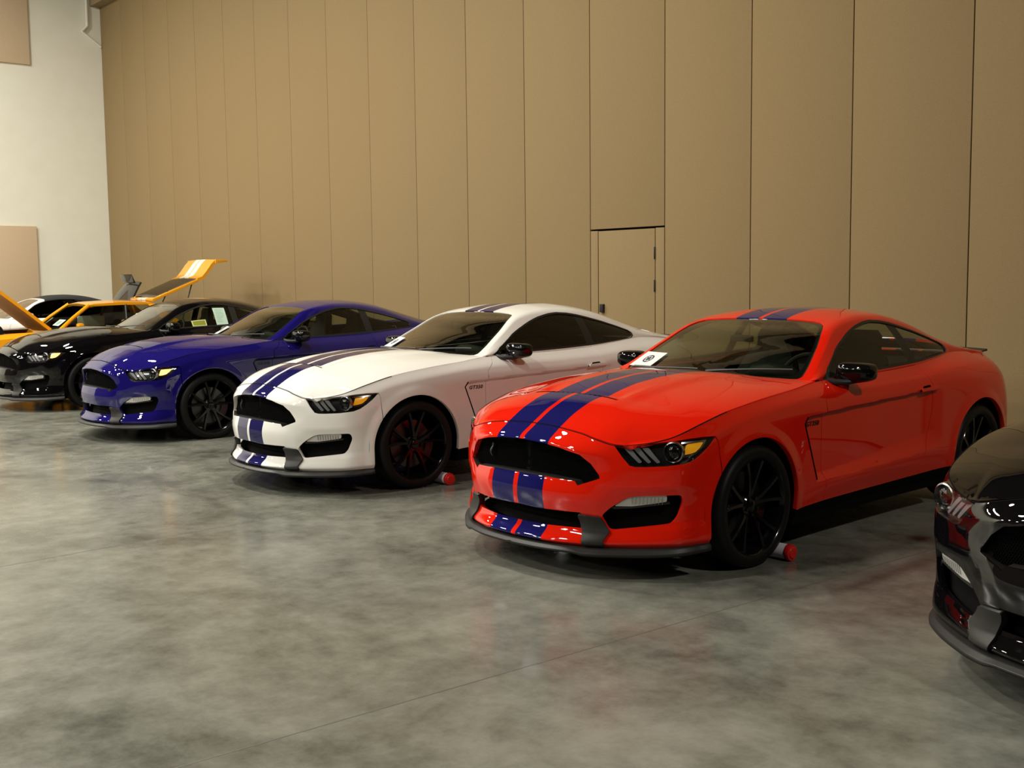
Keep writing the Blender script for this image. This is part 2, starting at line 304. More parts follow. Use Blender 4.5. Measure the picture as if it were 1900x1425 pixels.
# ---------------------------------------------------------------- object helpers
def link(name, me, m=None, parent=None):
    o = bpy.data.objects.new(name, me); COL.objects.link(o)
    if parent is not None: o.parent = parent
    if m is not None and me is not None and not me.materials: me.materials.append(m if not isinstance(m, str) else M[m])
    return o
def tag(o, label=None, cat=None, group=None, kind=None):
    for k, v in (('label', label), ('category', cat), ('group', group), ('kind', kind)):
        if v: o[k] = v
    return o
def empty(name, loc=(0, 0, 0), rz=0):
    o = bpy.data.objects.new(name, None); COL.objects.link(o); o.location = loc; o.rotation_euler = (0, 0, rz); o.empty_display_size = .2
    return o
def pydata(name, v, f, smooth=True):
    me = bpy.data.meshes.new(name); me.from_pydata([tuple(map(float, p)) for p in v], [], [tuple(map(int, q)) for q in f])
    if smooth: me.polygons.foreach_set('use_smooth', [True]*len(me.polygons))
    me.update(); return me
class MB:
    """collects simple solids into one mesh"""
    def __init__(s): s.v = []; s.f = []
    def add(s, v, f):
        k = len(s.v); s.v += [tuple(map(float, p)) for p in v]; s.f += [tuple(int(i)+k for i in q) for q in f]; return s
    def box(s, c, d, R=None):
        P = np.array([(x, y, z) for x in (-.5, .5) for y in (-.5, .5) for z in (-.5, .5)])*np.array(d)
        if R is not None: P = P @ np.array(R).T
        return s.add(P+np.array(c), [(0,1,3,2),(4,6,7,5),(0,4,5,1),(2,3,7,6),(0,2,6,4),(1,5,7,3)])
    def hexa(s, P): return s.add(P, [(0,1,2,3),(7,6,5,4),(0,4,5,1),(1,5,6,2),(2,6,7,3),(3,7,4,0)])
    def tube(s, pts, r, n=10, cap=True):
        pts = [np.array(p, float) for p in pts]; rs = r if hasattr(r, '__len__') else [r]*len(pts); v = []; up = None
        for i, p in enumerate(pts):
            t = pts[min(i+1, len(pts)-1)]-pts[max(i-1, 0)]; t = t/np.linalg.norm(t)
            if up is None: up = np.array((0, 0, 1.)) if abs(t[2]) < .9 else np.array((1., 0, 0))
            a = np.cross(t, up); a /= np.linalg.norm(a); b = np.cross(a, t); up = b
            for k in range(n): v.append(p + rs[i]*(a*math.cos(2*PI*k/n)+b*math.sin(2*PI*k/n)))
        f = [(i*n+k, i*n+(k+1) % n, (i+1)*n+(k+1) % n, (i+1)*n+k) for i in range(len(pts)-1) for k in range(n)]
        if cap: f += [tuple(range(n))[::-1], tuple((len(pts)-1)*n+k for k in range(n))]
        return s.add(v, f)
    def lathe(s, prof, n=48, axis='y', c=(0, 0, 0), closed=False):
        """profile of (radius, along-axis)"""
        v = []
        for (r, h) in prof:
            for k in range(n):
                a = 2*PI*k/n; x, z = r*math.cos(a), r*math.sin(a)
                v.append({'y': (x, h, z), 'z': (x, z, h), 'x': (h, x, z)}[axis])
        m_ = len(prof); f = [(i*n+k, i*n+(k+1) % n, ((i+1) % m_)*n+(k+1) % n, ((i+1) % m_)*n+k) for i in range(m_ if closed else m_-1) for k in range(n)]
        return s.add(np.array(v)+np.array(c), f)
    def prism(s, poly, axis, a, b):
        """polygon in the other two axes extruded from a to b along axis (0,1,2)"""
        o = [k for k in range(3) if k != axis]; v = []
        for h in (a, b):
            for p in poly:
                q = [0, 0, 0]; q[o[0]], q[o[1]] = p; q[axis] = h; v.append(q)
        n = len(poly); f = [tuple(range(n)), tuple(range(2*n-1, n-1, -1))] + [(i, n+i, n+(i+1) % n, (i+1) % n) for i in range(n)]
        return s.add(v, f)
    def mesh(s, name, smooth=False, bevel=0, angle=40):
        me = bpy.data.meshes.new(name); me.from_pydata(s.v, [], s.f); bm = bmesh.new(); bm.from_mesh(me)
        bmesh.ops.recalc_face_normals(bm, faces=bm.faces)
        if bevel:
            es = [e for e in bm.edges if len(e.link_faces) == 2 and e.calc_face_angle(0) > math.radians(30)]
            bmesh.ops.bevel(bm, geom=es, offset=bevel, segments=2, profile=.6, affect='EDGES', clamp_overlap=True)
        if smooth or bevel:
            for fc in bm.faces: fc.smooth = True
            for e in bm.edges:
                if len(e.link_faces) == 2 and e.calc_face_angle(0) > math.radians(angle): e.smooth = False
        bm.to_mesh(me); bm.free(); return me
    def obj(s, name, m, parent=None, **kw): return link(name, s.mesh(name, **kw), m, parent)
def inside(poly, P):
    x, y = P[:, 0], P[:, 1]; c = np.zeros(len(P), bool); n = len(poly)
    for i in range(n):
        x0, y0 = poly[i-1]; x1, y1 = poly[i]
        k = (y0 > y) != (y1 > y)
        if y0 != y1: c ^= k & (x < (x1-x0)*(y-y0)/(y1-y0)+x0)
    return c
def resample(poly, st, closed=True):
    out = []; n = len(poly)
    for i in range(n if closed else n-1):
        a = np.array(poly[i], float); b = np.array(poly[(i+1) % n], float); k = max(1, int(math.ceil(np.hypot(*((b-a)/st)))))
        out += [tuple(a+(b-a)*j/k) for j in range(k)]
    if not closed: out.append(tuple(poly[-1]))
    return out
def soften(poly, r, n=5, skip=()):
    """round the corners of a closed polygon"""
    out = []; m_ = len(poly)
    for i in range(m_):
        p0, p1, p2 = (np.array(poly[(i+d) % m_], float) for d in (-1, 0, 1))
        if i in skip: out.append(tuple(p1)); continue
        a, b = p0-p1, p2-p1; la, lb = np.linalg.norm(a), np.linalg.norm(b); q = min(r, la*.45, lb*.45); A, B = p1+a/la*q, p1+b/lb*q
        out += [tuple((1-t)**2*A+2*t*(1-t)*p1+t*t*B) for t in np.linspace(0, 1, n)]
    return out
def loftskin(S, outline, holes=(), step=(.03, .02), thick=.014, mirror=None, name='panel', flip=False):
    """mesh of the part of surface S(u,v) inside outline and outside the holes, with folded-in edges.
    mirror: None (left side), 'R' (right side copy), 'both' (joined across the car's middle)"""
    st = np.array(step); outs = [resample(outline, st)] + [resample(h, st) for h in holes]
    verts = []; edges = []
    for o in outs:
        k = len(verts); n = len(o); verts += o; edges += [(k+i, k+(i+1) % n) for i in range(n)]
    B = np.array(verts); lo, hi = np.array(outs[0]).min(0), np.array(outs[0]).max(0)
    gx = np.arange(lo[0]+st[0]/2, hi[0], st[0]); gy = np.arange(lo[1]+st[1]/2, hi[1], st[1])
    G = np.array([(x + (st[0]*.5 if j % 2 else 0), y) for j, y in enumerate(gy) for x in gx]).reshape(-1, 2)
    if len(G):
        ok = inside(outs[0], G)
        for h in outs[1:]: ok &= ~inside(h, G)
        G = G[ok]
        if len(G):
            d = np.min(np.stack([(((G-b)/st)**2).sum(1) for b in B]), 0) if len(B)*len(G) < 4e6 else np.concatenate([np.min((((G[i:i+200, None]-B[None])/st)**2).sum(2), 1) for i in range(0, len(G), 200)])
            G = G[d > .3]
    allv = np.concatenate([B, G]) if len(G) else B
    sv, se, sf, *_ = mgeo.delaunay_2d_cdt([Vector((p[0]/st[0], p[1]/st[1])) for p in allv], edges, [], 0, 1e-5)
    V = np.array([(p.x*st[0], p.y*st[1]) for p in sv]); F = np.array([tuple(f) for f in sf], int)
    C = V[F].mean(1); ok = inside(outs[0], C)
    for h in outs[1:]: ok &= ~inside(h, C)
    F = F[ok]
    P = S(V[:, 0], V[:, 1]); e = 2e-3
    du = S(V[:, 0]+e*st[0]/.03, V[:, 1])-S(V[:, 0]-e*st[0]/.03, V[:, 1]); dv = S(V[:, 0], V[:, 1]+e*st[1]/.03)-S(V[:, 0], V[:, 1]-e*st[1]/.03)
    Nn = np.cross(du, dv); ln = np.linalg.norm(Nn, axis=1); Nn = Nn/np.maximum(ln, 1e-12)[:, None]
    if (Nn*(P-np.array([2.4, 0, .45]))).sum() < 0: Nn = -Nn
    fn = np.cross(P[F[:, 1]]-P[F[:, 0]], P[F[:, 2]]-P[F[:, 0]]); area = np.linalg.norm(fn, axis=1)
    F = F[area > 1e-9]; fn = fn[area > 1e-9]
    bad = (fn*Nn[F].sum(1)).sum(1) < 0; F[bad] = F[bad][:, ::-1]
    weak = ln < 1e-9
    if weak.any():
        acc = np.zeros_like(P); fn[bad] *= -1
        for j in range(3): np.add.at(acc, F[:, j], fn)
        Nn[weak] = (acc/np.maximum(np.linalg.norm(acc, axis=1), 1e-12)[:, None])[weak]
    used = np.unique(F); mp = -np.ones(len(P), int); mp[used] = np.arange(len(used)); P, Nn, F = P[used], Nn[used], mp[F]
    if mirror == 'both':
        mid = np.abs(P[:, 1]) < 1e-6; P[mid, 1] = 0; Nn[mid, 1] = 0; Nn[mid] /= np.linalg.norm(Nn[mid], axis=1)[:, None]
        n = len(P); idx = np.where(mid, np.arange(n), n + np.cumsum(~mid)-1)
        P2 = P[~mid]*[1, -1, 1]; N2 = Nn[~mid]*[1, -1, 1]
        F = np.concatenate([F, idx[F][:, ::-1]]); P = np.concatenate([P, P2]); Nn = np.concatenate([Nn, N2])
    elif mirror == 'R':
        P = P*[1, -1, 1]; Nn = Nn*[1, -1, 1]; F = F[:, ::-1]
    faces = [tuple(f) for f in F]; nl = [Nn[i] for f in F for i in f]
    if thick:
        cnt = {}
        for f in F:
            for a, b in ((f[0], f[1]), (f[1], f[2]), (f[2], f[0])): cnt[(a, b)] = 1
        be = [(a, b) for (a, b) in cnt if (b, a) not in cnt]
        P = list(P)
        for a, b in be:
            k = len(P); A, Bq = P[a], P[b]; P += [A, Bq, Bq-Nn[b]*thick, A-Nn[a]*thick]
            faces.append((k+1, k, k+3, k+2)); q = np.cross(A-Bq, -Nn[a]); q = q/max(np.linalg.norm(q), 1e-9)
            t_ = (Bq-A); q = np.cross(t_, Nn[a]); q /= max(np.linalg.norm(q), 1e-9)
            for (w_, vi) in ((.35, b), (.35, a), (0, a), (0, b)):
                nn = q + Nn[vi]*w_; nl.append(nn/np.linalg.norm(nn))
        P = np.array(P)
    if flip: pass
    me = pydata(name, P, faces)
    me.normals_split_custom_set([tuple(map(float, x)) for x in nl])
    return me
def skin(name, S, outline, m, parent, holes=(), **kw): return link(name, loftskin(S, outline, holes, name=name, **kw), m, parent)
def both_sides(name, S, outline, m, parent, holes=(), **kw):
    return [link(name, loftskin(S, outline, holes, name=name, mirror=sd, **kw), m, parent) for sd in (None, 'R')]
def mirrored(o, parent=None, name=None):
    """right-hand twin of a left-hand part"""
    me = o.data.copy(); co = np.empty(len(me.vertices)*3); me.vertices.foreach_get('co', co); co = co.reshape(-1, 3)*[1, -1, 1]
    me.vertices.foreach_set('co', co.ravel()); me.flip_normals(); me.update()
    r = bpy.data.objects.new(name or o.name.split('.')[0], me); COL.objects.link(r); r.parent = parent if parent is not None else o.parent
    for c in o.children: mirrored(c, r)
    return r
# ---------------------------------------------------------------- the fastback coupe
# car frame: x from the nose to the tail, y to the car's right, z up; surfaces are written for one half
def arc(sc, zc, r, a0, a1, n=28): return [(sc+r*math.cos(a), zc+r*math.sin(a)) for a in np.linspace(math.radians(a0), math.radians(a1), n)]
def topedge(s0, s1, n=40, drop=.0): return [(s, float(ztop(s))-drop) for s in np.linspace(s0, s1, n)]
def botedge(s0, s1, n=24): return [(s, float(zbot(s))) for s in np.linspace(s0, s1, n)]
SX = lambda x: float(s_of_x(x))
HEAD = [(.623,.727),(.75,.738),(.87,.748),(.96,.757),(1.04,.765),(1.13,.770),(1.212,.767),(1.165,.727),(1.11,.690),(1.06,.662),(1.01,.646),(.90,.634),(.79,.629),(.735,.629),(.705,.636),(.667,.679)]
GRILLE = [(0,.735),(.1,.731),(.183,.727),(.30,.713),(.43,.684),(.495,.638),(.543,.578),(.546,.562),(.42,.518),(.402,.540),(.218,.549),(0,.551)]
INTAKE = [(0,.376),(.18,.371),(.43,.371),(.47,.34),(.43,.283),(.2,.278),(0,.277)]
POCKET = [(.545,.352),(.600,.405),(.70,.466),(.766,.472),(.98,.479),(.997,.440),(.96,.355),(.93,.325),(.60,.286)]
def off(d): return lambda s, z: W(s, z, d)
def build_coupe(name):
    car = empty(name)
    g = .0025
    # ---- painted panels
    arcF, arcR = ARCH
    af = math.degrees(math.acos((1.232-arcF[0])/arcF[2]))
    z_on = arcF[1]+math.sqrt(max(arcF[2]**2-(1.232-arcF[0])**2, 0))
    # the grille and lower intake reach the car's middle, so they notch the half outline
    half = topedge(0, .623, 32) + [HEAD[-1]] + HEAD[-2:8:-1] + [HEAD[8], HEAD[7], HEAD[6], (1.226,.748)]
    half += [(1.232, z_on)] + arc(*arcF, af, 180, 18)[1:] + [(arcF[0]-arcF[2], float(zbot(arcF[0]-arcF[2])))] + botedge(arcF[0]-arcF[2], 0, 30)[1:]
    half += INTAKE[::-1] + GRILLE[::-1]
    skin('front_bumper', W, half, 'red', car, holes=[soften(POCKET, .03)], step=(.022, .011), thick=.03, mirror='both')
    # hood: everything above the crown line from the nose to the cowl
    hs = np.linspace(.176, 1.60, 70); hood = [(.16, 0.0)] + [(float(x), float(hood_ye(x))-.004) for x in hs] + [(1.60, 0.0)]
    hood = [(.1755, 0.0), (.1755, .585)] + hood[1:]
    skin('hood', Hd, hood, 'red', car, step=(.024, .02), thick=.02, mirror='both')
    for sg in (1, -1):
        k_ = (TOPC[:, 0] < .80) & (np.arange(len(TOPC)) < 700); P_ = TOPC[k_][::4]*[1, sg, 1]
        MB().tube(P_ + np.array([.0035, 0, .0005]), .0030, 6).obj('hood_gap_shade', 'seam_black', car, smooth=True)  # thin black tube drawn as the shade in the hood's shut gap
    # fender
    af2 = math.degrees(math.acos((1.238-arcF[0])/arcF[2])); z2 = arcF[1]+math.sqrt(arcF[2]**2-(1.238-arcF[0])**2)
    sd = SX(1.70); fend = [(1.238, z2),(1.232,.748),(1.218,.775),(1.13,.776),(1.04,.771),(.96,.763),(.87,.754),(.75,.744),(.66,.7375)]
    fend += topedge(.68, SX(1.835)-g, 60, .003) + [(SX(1.80)-g, .94), (SX(1.715)-g,.88), (SX(1.70)-g,.80), (sd-g,.60), (sd-g,.42), (sd-.01,.275)]
    fend += [(arcF[0]+arcF[2], .270)] + arc(*arcF, 0, af2, 26)[:-1]
    both_sides('front_fender', W, fend, 'red', car, step=(.014, .012), thick=.03)
    # door
    d0, d1 = SX(1.70)+g, SX(3.0)-g
    door = [(d0-.008,.275),(d0,.42),(d0,.60),(SX(1.70)+g,.80),(SX(1.715)+g,.88),(SX(1.80)+g,.94)] + topedge(SX(1.835)+g, SX(2.985), 40, .003)
    door += [(SX(3.0)-g,.93),(SX(3.02)-g,.85),(SX(3.015)-g,.72),(SX(2.98)-g,.58),(SX(2.91)-g,.44),(SX(2.84)-g,.33),(SX(2.80)-g,.285)]
    door += [(SX(2.4), .278), (SX(2.0), .276)]
    both_sides('door', W, door, 'red', car, step=(.04, .011), thick=.02)
    # rear quarter
    q = [(SX(2.80)+g,.285),(SX(2.84)+g,.33),(SX(2.91)+g,.44),(SX(2.98)+g,.58),(SX(3.015)+g,.72),(SX(3.02)+g,.85),(SX(3.0)+g,.93)] + topedge(SX(2.985)+g, SX(4.40), 50, .001)
    sq = SX(4.40); q += [(sq,.80),(sq-.01,.55),(sq-.01, float(zbot(sq-.01)))] + botedge(sq-.01, arcR[0]+arcR[2], 10) + arc(*arcR, 0, 180, 40) + [(arcR[0]-arcR[2], .298)]
    both_sides('rear_quarter', W, q, 'red', car, step=(.04, .013), thick=.03)
    sq += .004; rb = topedge(sq, SREF[-1], 30) + botedge(SREF[-1], sq-.01, 20) + [(sq-.01,.55),(sq,.80)]
    skin('rear_bumper', W, rb, 'red', car, step=(.04, .025), thick=.02, mirror='both')
    # ---- greenhouse
    dlo = [(1.848,.996),(1.95,1.050),(2.06,1.107),(2.14,1.152),(2.28,1.212),(2.40,1.258),(2.52,1.292),(2.64,1.313),(2.75,1.322),(2.88,1.314),(3.0,1.295),(3.13,1.266),(3.26,1.234),(3.38,1.200),(3.50,1.164),(3.585,1.136),(3.622,1.112),(3.622,1.082),(3.585,1.062)]
    Gt = lambda a, b: Gh(a, b)
    uv = invert(Gh, dlo, [0, 2], (1.6, 3.9), (.505, .995)); uv = [(float(a), float(min(b, .982))) for a, b in uv]
    low = [(float(x), .985) for x in np.linspace(uv[-1][0]-.05, uv[0][0]+.03, 24)]
    dlo_uv = uv + low
    ws = [(1.598, 0.0),(1.598,.2),(1.598,.40),(1.603,.455),(1.63,.468),(1.75,.470),(1.95,.468),(2.10,.462),(2.20,.452),(2.262,.435),(2.298,.405),(2.315,.36),(2.328,.27),(2.335,.15),(2.338,0.0)]
    bw = [(3.34,0.0),(3.345,.2),(3.37,.36),(3.43,.40),(3.60,.41),(3.9,.42),(4.06,.41),(4.10,.36),(4.12,.2),(4.12,0.0)]
    roof = ws[::-1] + [(1.585, 0.0), (1.585, .6), (1.60, .8), (1.64, 1.0)] + [(float(x), 1.0) for x in np.linspace(1.68, 4.50, 60)] + [(4.5, 0.0)] + bw[::-1]
    skin('roof', Gt, roof, 'red', car, holes=[dlo_uv], step=(.035, .022), thick=.02, mirror='both')
    sc = lambda d: (lambda a, b: Gh(a, b) - np.stack([0*a, Gh(a, b)[:, 1]*0+d*np.clip((b-.4)*8, 0, 1), d*np.clip((.6-b)*8, 0, 1)], 1))
    wsh = skin('windshield', sc(.006), [(1.60, 0.0)] + [(a-.004 if i > 8 else a+.003, max(b-.006, 0)) for i, (a, b) in enumerate(ws[1:-1])] + [(2.334, 0.0)], 'glass', car, step=(.05, .03), thick=0, mirror='both')
    # dark printed border of the windshield
    wi = [(1.64,0.0),(1.64,.2),(1.64,.38),(1.655,.435),(1.75,.450),(1.95,.448),(2.10,.442),(2.19,.432),(2.243,.412),(2.272,.38),(2.292,.33),(2.302,.25),(2.308,.14),(2.31,0.0)]
    link('frit_border', loftskin(sc(.008), [(1.60, 0.0)] + [(a, b) for a, b in ws[1:-1]] + [(2.336, 0.0)] + wi[::-1], name='frit_border', step=(.05, .02), thick=0, mirror='both'), 'trim', wsh)
    skin('rear_window', sc(.006), bw, 'side_glass', car, step=(.06, .04), thick=0, mirror='both')
    c = np.array(dlo_uv).mean(0)
    A = np.array(dlo_uv); nx = []
    def shrink(P, du, dv):
        P = np.array(P); o = []
        for i in range(len(P)):
            t = P[(i+1) % len(P)]-P[i-1]; n_ = np.array((-t[1]*9, t[0]/9)); q_ = np.array((-t[1]/dv, t[0]/du)); q_ /= np.linalg.norm(q_)
            o.append(tuple(P[i] + np.array((q_[0]*du, q_[1]*dv))))
        return o
    inn = shrink(dlo_uv, .016, .024)
    if not inside(dlo_uv, np.array(inn[:8])).all(): inn = shrink(dlo_uv, -.016, -.024)
    inn = [(a, min(b, .967)) for a, b in inn]
    both_sides('window_trim', sc(-.001), dlo_uv, 'trim', car, holes=[inn], step=(.03, .02), thick=.012)
    xb = 2.99; gl = [p for p in inn]
    def clipx(P, x, keep):
        o = []
        for i in range(len(P)):
            a, b = np.array(P[i-1]), np.array(P[i]); ka, kb = (a[0] < x) == keep, (b[0] < x) == keep
            if ka != kb: o.append(tuple(a+(b-a)*(x-a[0])/(b[0]-a[0])))
            if kb: o.append(tuple(b))
        return o
    both_sides('door_window', sc(.008), clipx(inn, xb-.03, True), 'side_glass', car, step=(.06, .05), thick=0)
    both_sides('quarter_window', sc(.008), clipx(inn, xb+.05, False), 'side_glass', car, step=(.06, .05), thick=0)
    both_sides('door_pillar', sc(.007), [(xb-.034,.525),(xb+.054,.525),(xb+.054,.98),(xb-.034,.98)], 'trim', car, step=(.03, .04), thick=.01)
    # ---- dark inner structure seen through gaps and openings
    lin = topedge(.0, SX(1.6), 40, .03) + [(SX(1.6), .21)] + [(arcF[0]+.41, .21)] + arc(arcF[0], .345, .41, 0, 180, 20) + [(arcF[0]-.41, .21), (0, .21)]
    deep = lambda s, z: W(s, z, 0) - np.stack([-(.17-.12*np.clip((s-.7)/.5, 0, 1)), np.where(s < .01, 0, .05*np.clip(s/.4, 0, 1)), 0*s], 1)
    skin('engine_bay_liner', deep, lin, 'flat_black', car, step=(.06, .05), thick=0, mirror='both')
    cab = [(SX(1.64),.25),(SX(1.72),.97)] + topedge(SX(1.85), SX(3.6), 20, .012) + [(SX(3.62),.80)] + arc(arcR[0], .352, .41, 80, 180, 16)[2:] + [(arcR[0]-.41,.25)]
    both_sides('cabin_side_trim', off(-.055), cab, 'cabin', car, step=(.08, .05), thick=0)
    u = MB(); pl = [(float(x), float(y)*.93) for x, y in CREF[::25] if x < 4.6]
    pl = [(x+.06, y) for x, y in pl]; n = len(pl)
    def chassis(p):
        x, y = p
        if abs(x-FAX) < .42 or abs(x-RAX) < .42: return (x, min(y, .60))
        return (x, y)
    den = resample(pl, np.array((.04, .04)), closed=False); den = [chassis(p) for p in den]
    ring = den + [(x, -y) for x, y in den[::-1]]
    u.prism(ring, 2, .165, .215); u.box((2.3, 0, .28), (3.2, 1.1, .14)); u.obj('underbody', 'flat_black', car)
    for sgn in (1, -1):
        for ax in (FAX, RAX):                     # wheel-well liners
            w_ = MB(); pts = [(.43*math.cos(a), .43*math.sin(a)) for a in np.linspace(-.3, PI+.3, 30)]
            v = [(ax+x, sgn*.60, .35+z) for x, z in pts] + [(ax+x, sgn*.905, .35+z) for x, z in pts]; k = len(pts)
            w_.add(v, [(i, i+1, k+i+1, k+i) for i in range(k-1)]); w_.add(v[:k], [tuple(range(k))]); w_.obj('wheel_well', 'flat_black', car)
    # ---- grille, intake, fog pockets
    def gp(s, z):
        p = W(s, z, -.002); t = np.clip(s/.55, 0, 1); p[:, 0] = .125 + .05*t*t + (p[:, 0]-W(s, 0*z+.63, 0)[:, 0])*.2; return p
    gr = skin('grille', gp, [(0,.745),(.3,.73),(.46,.70),(.58,.58),(.56,.50),(.42,.50),(0,.53)], 'mesh_black', car, step=(.05, .03), thick=0, mirror='both')
    gb = MB()
    for sgn in (1, -1):
        for i in range(44):
            s0 = i*.0125
            for (da, sl) in ((0, 1), (0, -1)):
                pts = []
                for z in np.linspace(.53, .735, 6):
                    s_ = s0 + sl*(z-.63)*.6
                    if 0 <= s_ < .56 and inside(GRILLE, np.array([(s_, min(max(z, .552), .73))]))[0]: pts.append(gp(np.array([s_]), np.array([z]))[0]*[1, sgn, 1]-[.004, 0, 0])
                if len(pts) > 1: gb.tube(pts, .0022, 4, cap=False)
    gb.obj('grille_mesh', 'mesh_black', gr)
    # walls of the grille mouth
    def tunnel(poly, depth_fn, nm, m, par, closed=False):
        P = resample(poly, np.array((.02, .02)), closed=closed); a = W(np.array([p[0] for p in P]), np.array([p[1] for p in P]), -.004); b = depth_fn(a.copy())
        for sgn in (1, -1):
            w_ = MB(); n = len(P); v = np.concatenate([a, b])*[1, sgn, 1]
            w_.add(v, [(i, (i+1) % n, n+(i+1) % n, n+i) for i in range(n if closed else n-1)]); w_.obj(nm, m, par, smooth=True)
    def back(x):
        def f(a): a[:, 0] = np.maximum(a[:, 0]+.02, x+(a[:, 1]/.55)**2*.05); return a
        return f
    tunnel(GRILLE, back(.13), 'grille_surround', 'satin_black', gr)
    lo_ = skin('lower_grille', off(-.09), [(0,.40),(.5,.40),(.52,.26),(0,.25)], 'mesh_black', car, step=(.05, .03), thick=0, mirror='both')
    hb = MB()
    for z in (.30, .325, .35):
        for sgn in (1, -1): hb.tube([W([s_], [z], -.085)[0]*[1, sgn, 1] for s_ in np.linspace(.01, .47, 14)], .004, 6)
    hb.obj('intake_bar', 'mesh_black', lo_, smooth=True)
    for nm, sd in (('fog_pocket', None), ('fog_pocket', 'R')):
        fp = link(nm, loftskin(off(-.055), [(.52,.27),(.56,.40),(.68,.485),(1.0,.49),(1.02,.43),(.97,.31),(.7,.27)], name=nm, step=(.04, .03), thick=0, mirror=sd), 'mesh_black', car)
        lm = [(.622,.413),(.70,.464),(.766,.470),(.904,.4765),(.905,.440),(.80,.424),(.72,.413)]
        lamp = link('fog_lamp', loftskin(off(-.006), soften(lm, .012), name='fog_lamp', step=(.02, .01), thick=.03, mirror=sd), 'fog', car)
        ls = MB()
        for k in range(9):
            s0 = .72+k*.02
            p = [W([s0], [z], -.003)[0] for z in np.linspace(.426, .464, 4)]
            ls.tube([q_*[1, -1 if sd == 'R' else 1, 1] for q_ in p], .0018, 4)
        ls.obj('lens_rib', 'lens_grey', lamp, smooth=True)
        sh = link('lamp_shelf', loftskin(off(-.004), [(.605,.405),(.63,.412),(.72,.412),(.80,.422),(.92,.436),(.92,.428),(.80,.413),(.72,.402),(.62,.397)], name='lamp_shelf', step=(.02, .006), thick=.04, mirror=sd), 'satin_black', car)
    # ---- chin splitter with its two fins
    S1 = SX(.60)
    def spl(s, z):  # z plays 0..1 round the section
        s = np.asarray(s, float); zb = zbot(s); k = np.clip((s-.55)/.75, 0, 1); dip = .022*np.clip((s-.40)/.06, 0, 1)*np.clip((1.2-s)/.4, 0, 1)
        out = .040*(1-k)+.012; top = zb+.004; bot = .158 - dip*.6 + (zb-.158-.03)*np.clip((s-.8)/.5, 0, 1)**2
        sec = np.stack([np.interp(z, [0,.25,.45,.6,1], [-.02,.6,1,.95,-1.2]), np.interp(z, [0,.25,.45,.6,1], [1,.85,.45,0,-.02])], 1)
        d = np.where(sec[:, 0] > 0, sec[:, 0]*out, sec[:, 0]*.05)
        p = W(s, zb+.006, 0); q_ = W(s, zb+.006, 1.0)-p; zz = bot+(top-bot)*sec[:, 1]
        return np.stack([p[:, 0]+q_[:, 0]*d, np.maximum(p[:, 1]+q_[:, 1]*d, 0)*(s > 1e-9), zz], 1)
    sp = skin('chin_splitter', spl, [(0, 0), (arcF[0]-arcF[2]+.0, 0), (arcF[0]-arcF[2]+.0, 1), (0, 1)], 'satin_black', car, step=(.025, .08), thick=0, mirror='both')
    fin = [(.418,.356),(.548,.350),(.600,.280),(.563,.228),(.575,.192),(.455,.192),(.443,.272)]
    for sd in (None, 'R'): link('splitter_fin', loftskin(off(.014), soften(fin, .012), name='splitter_fin', step=(.02, .014), thick=.035, mirror=sd), 'satin_black', sp)
    # ---- headlights
    HS = soften(HEAD, .012)
    for sd, sg in ((None, 1), ('R', -1)):
        T = lambda p: np.array(p)*[1, sg, 1]
        hl = link('headlight', loftskin(off(-.040), [(a, b) for a, b in HEAD], name='headlight', step=(.03, .02), thick=0, mirror=sd), 'bowl', car)
        w_ = MB(); P = resample(HEAD, np.array((.03, .03))); a = W([p[0] for p in P], [p[1] for p in P], -.004); b = W([p[0] for p in P], [p[1] for p in P], -.042); n = len(P)
        w_.add(np.concatenate([a, b])*[1, sg, 1], [(i, (i+1) % n, n+(i+1) % n, n+i) for i in range(n)]); w_.obj('lamp_housing', 'bowl', hl, smooth=True)
        for k in range(3):
            s0 = .672+k*.049
            poly = [(s0,.7245),(s0+.036,.7265),(s0+.068,.688),(s0+.100,.652),(s0+.083,.645),(s0+.045,.680)]
            link('daytime_running_bar', loftskin(off(-.020), soften(poly, .008), name='daytime_running_bar', step=(.012, .012), thick=.02, mirror=sd), 'drl', hl)
        # projector lens in its ring
        ctr = W([.945], [.703], -.022)[0]; nrm = W([.945], [.703], 0)[0]-W([.945], [.703], -.1)[0]; nrm = np.array([nrm[0]*1.0-.05, nrm[1]*.5, 0]); nrm /= np.linalg.norm(nrm)
        ax1 = np.cross((0, 0, 1), nrm); ax2 = np.array((0, 0, 1.))
        def ringm(prof):
            m_ = MB(); v = []; nn = 28
            for (r, h) in prof: v += [T(ctr + nrm*h + (ax1*math.cos(t)+ax2*math.sin(t))*r) for t in np.linspace(0, 2*PI, nn, endpoint=False)]
            return m_.add(v, [(i*nn+k, i*nn+(k+1) % nn, (i+1)*nn+(k+1) % nn, (i+1)*nn+k) for i in range(len(prof)-1) for k in range(nn)])
        ringm([(.060,-.01),(.056,.010),(.050,.013),(.046,.004),(.040,-.006)]).obj('lamp_ring', 'lens_grey', hl, smooth=True)
        ringm([(.040,-.006),(.036,.008),(.026,.016),(.013,.020),(.001,.021)]).obj('projector_lens', 'gloss_black', hl, smooth=True)
        amb = [(1.029,.741),(1.08,.745),(1.140,.748),(1.115,.722),(1.082,.700),(1.045,.692),(1.007,.688)]
        link('turn_signal', loftskin(off(-.016), soften(amb, .01), name='turn_signal', step=(.02, .012), thick=.015, mirror=sd), 'amber', hl)
        edge = [(1.0,.752),(1.08,.757),(1.165,.758),(1.13,.719),(1.09,.690),(1.05,.676),(.98,.672),(.98,.681),(1.045,.686),(1.083,.699),(1.117,.724),(1.142,.749),(1.08,.748),(1.0,.744)]
        link('chrome_edge', loftskin(off(-.019), edge, name='chrome_edge', step=(.015, .008), thick=.01, mirror=sd), 'lens_grey', hl)
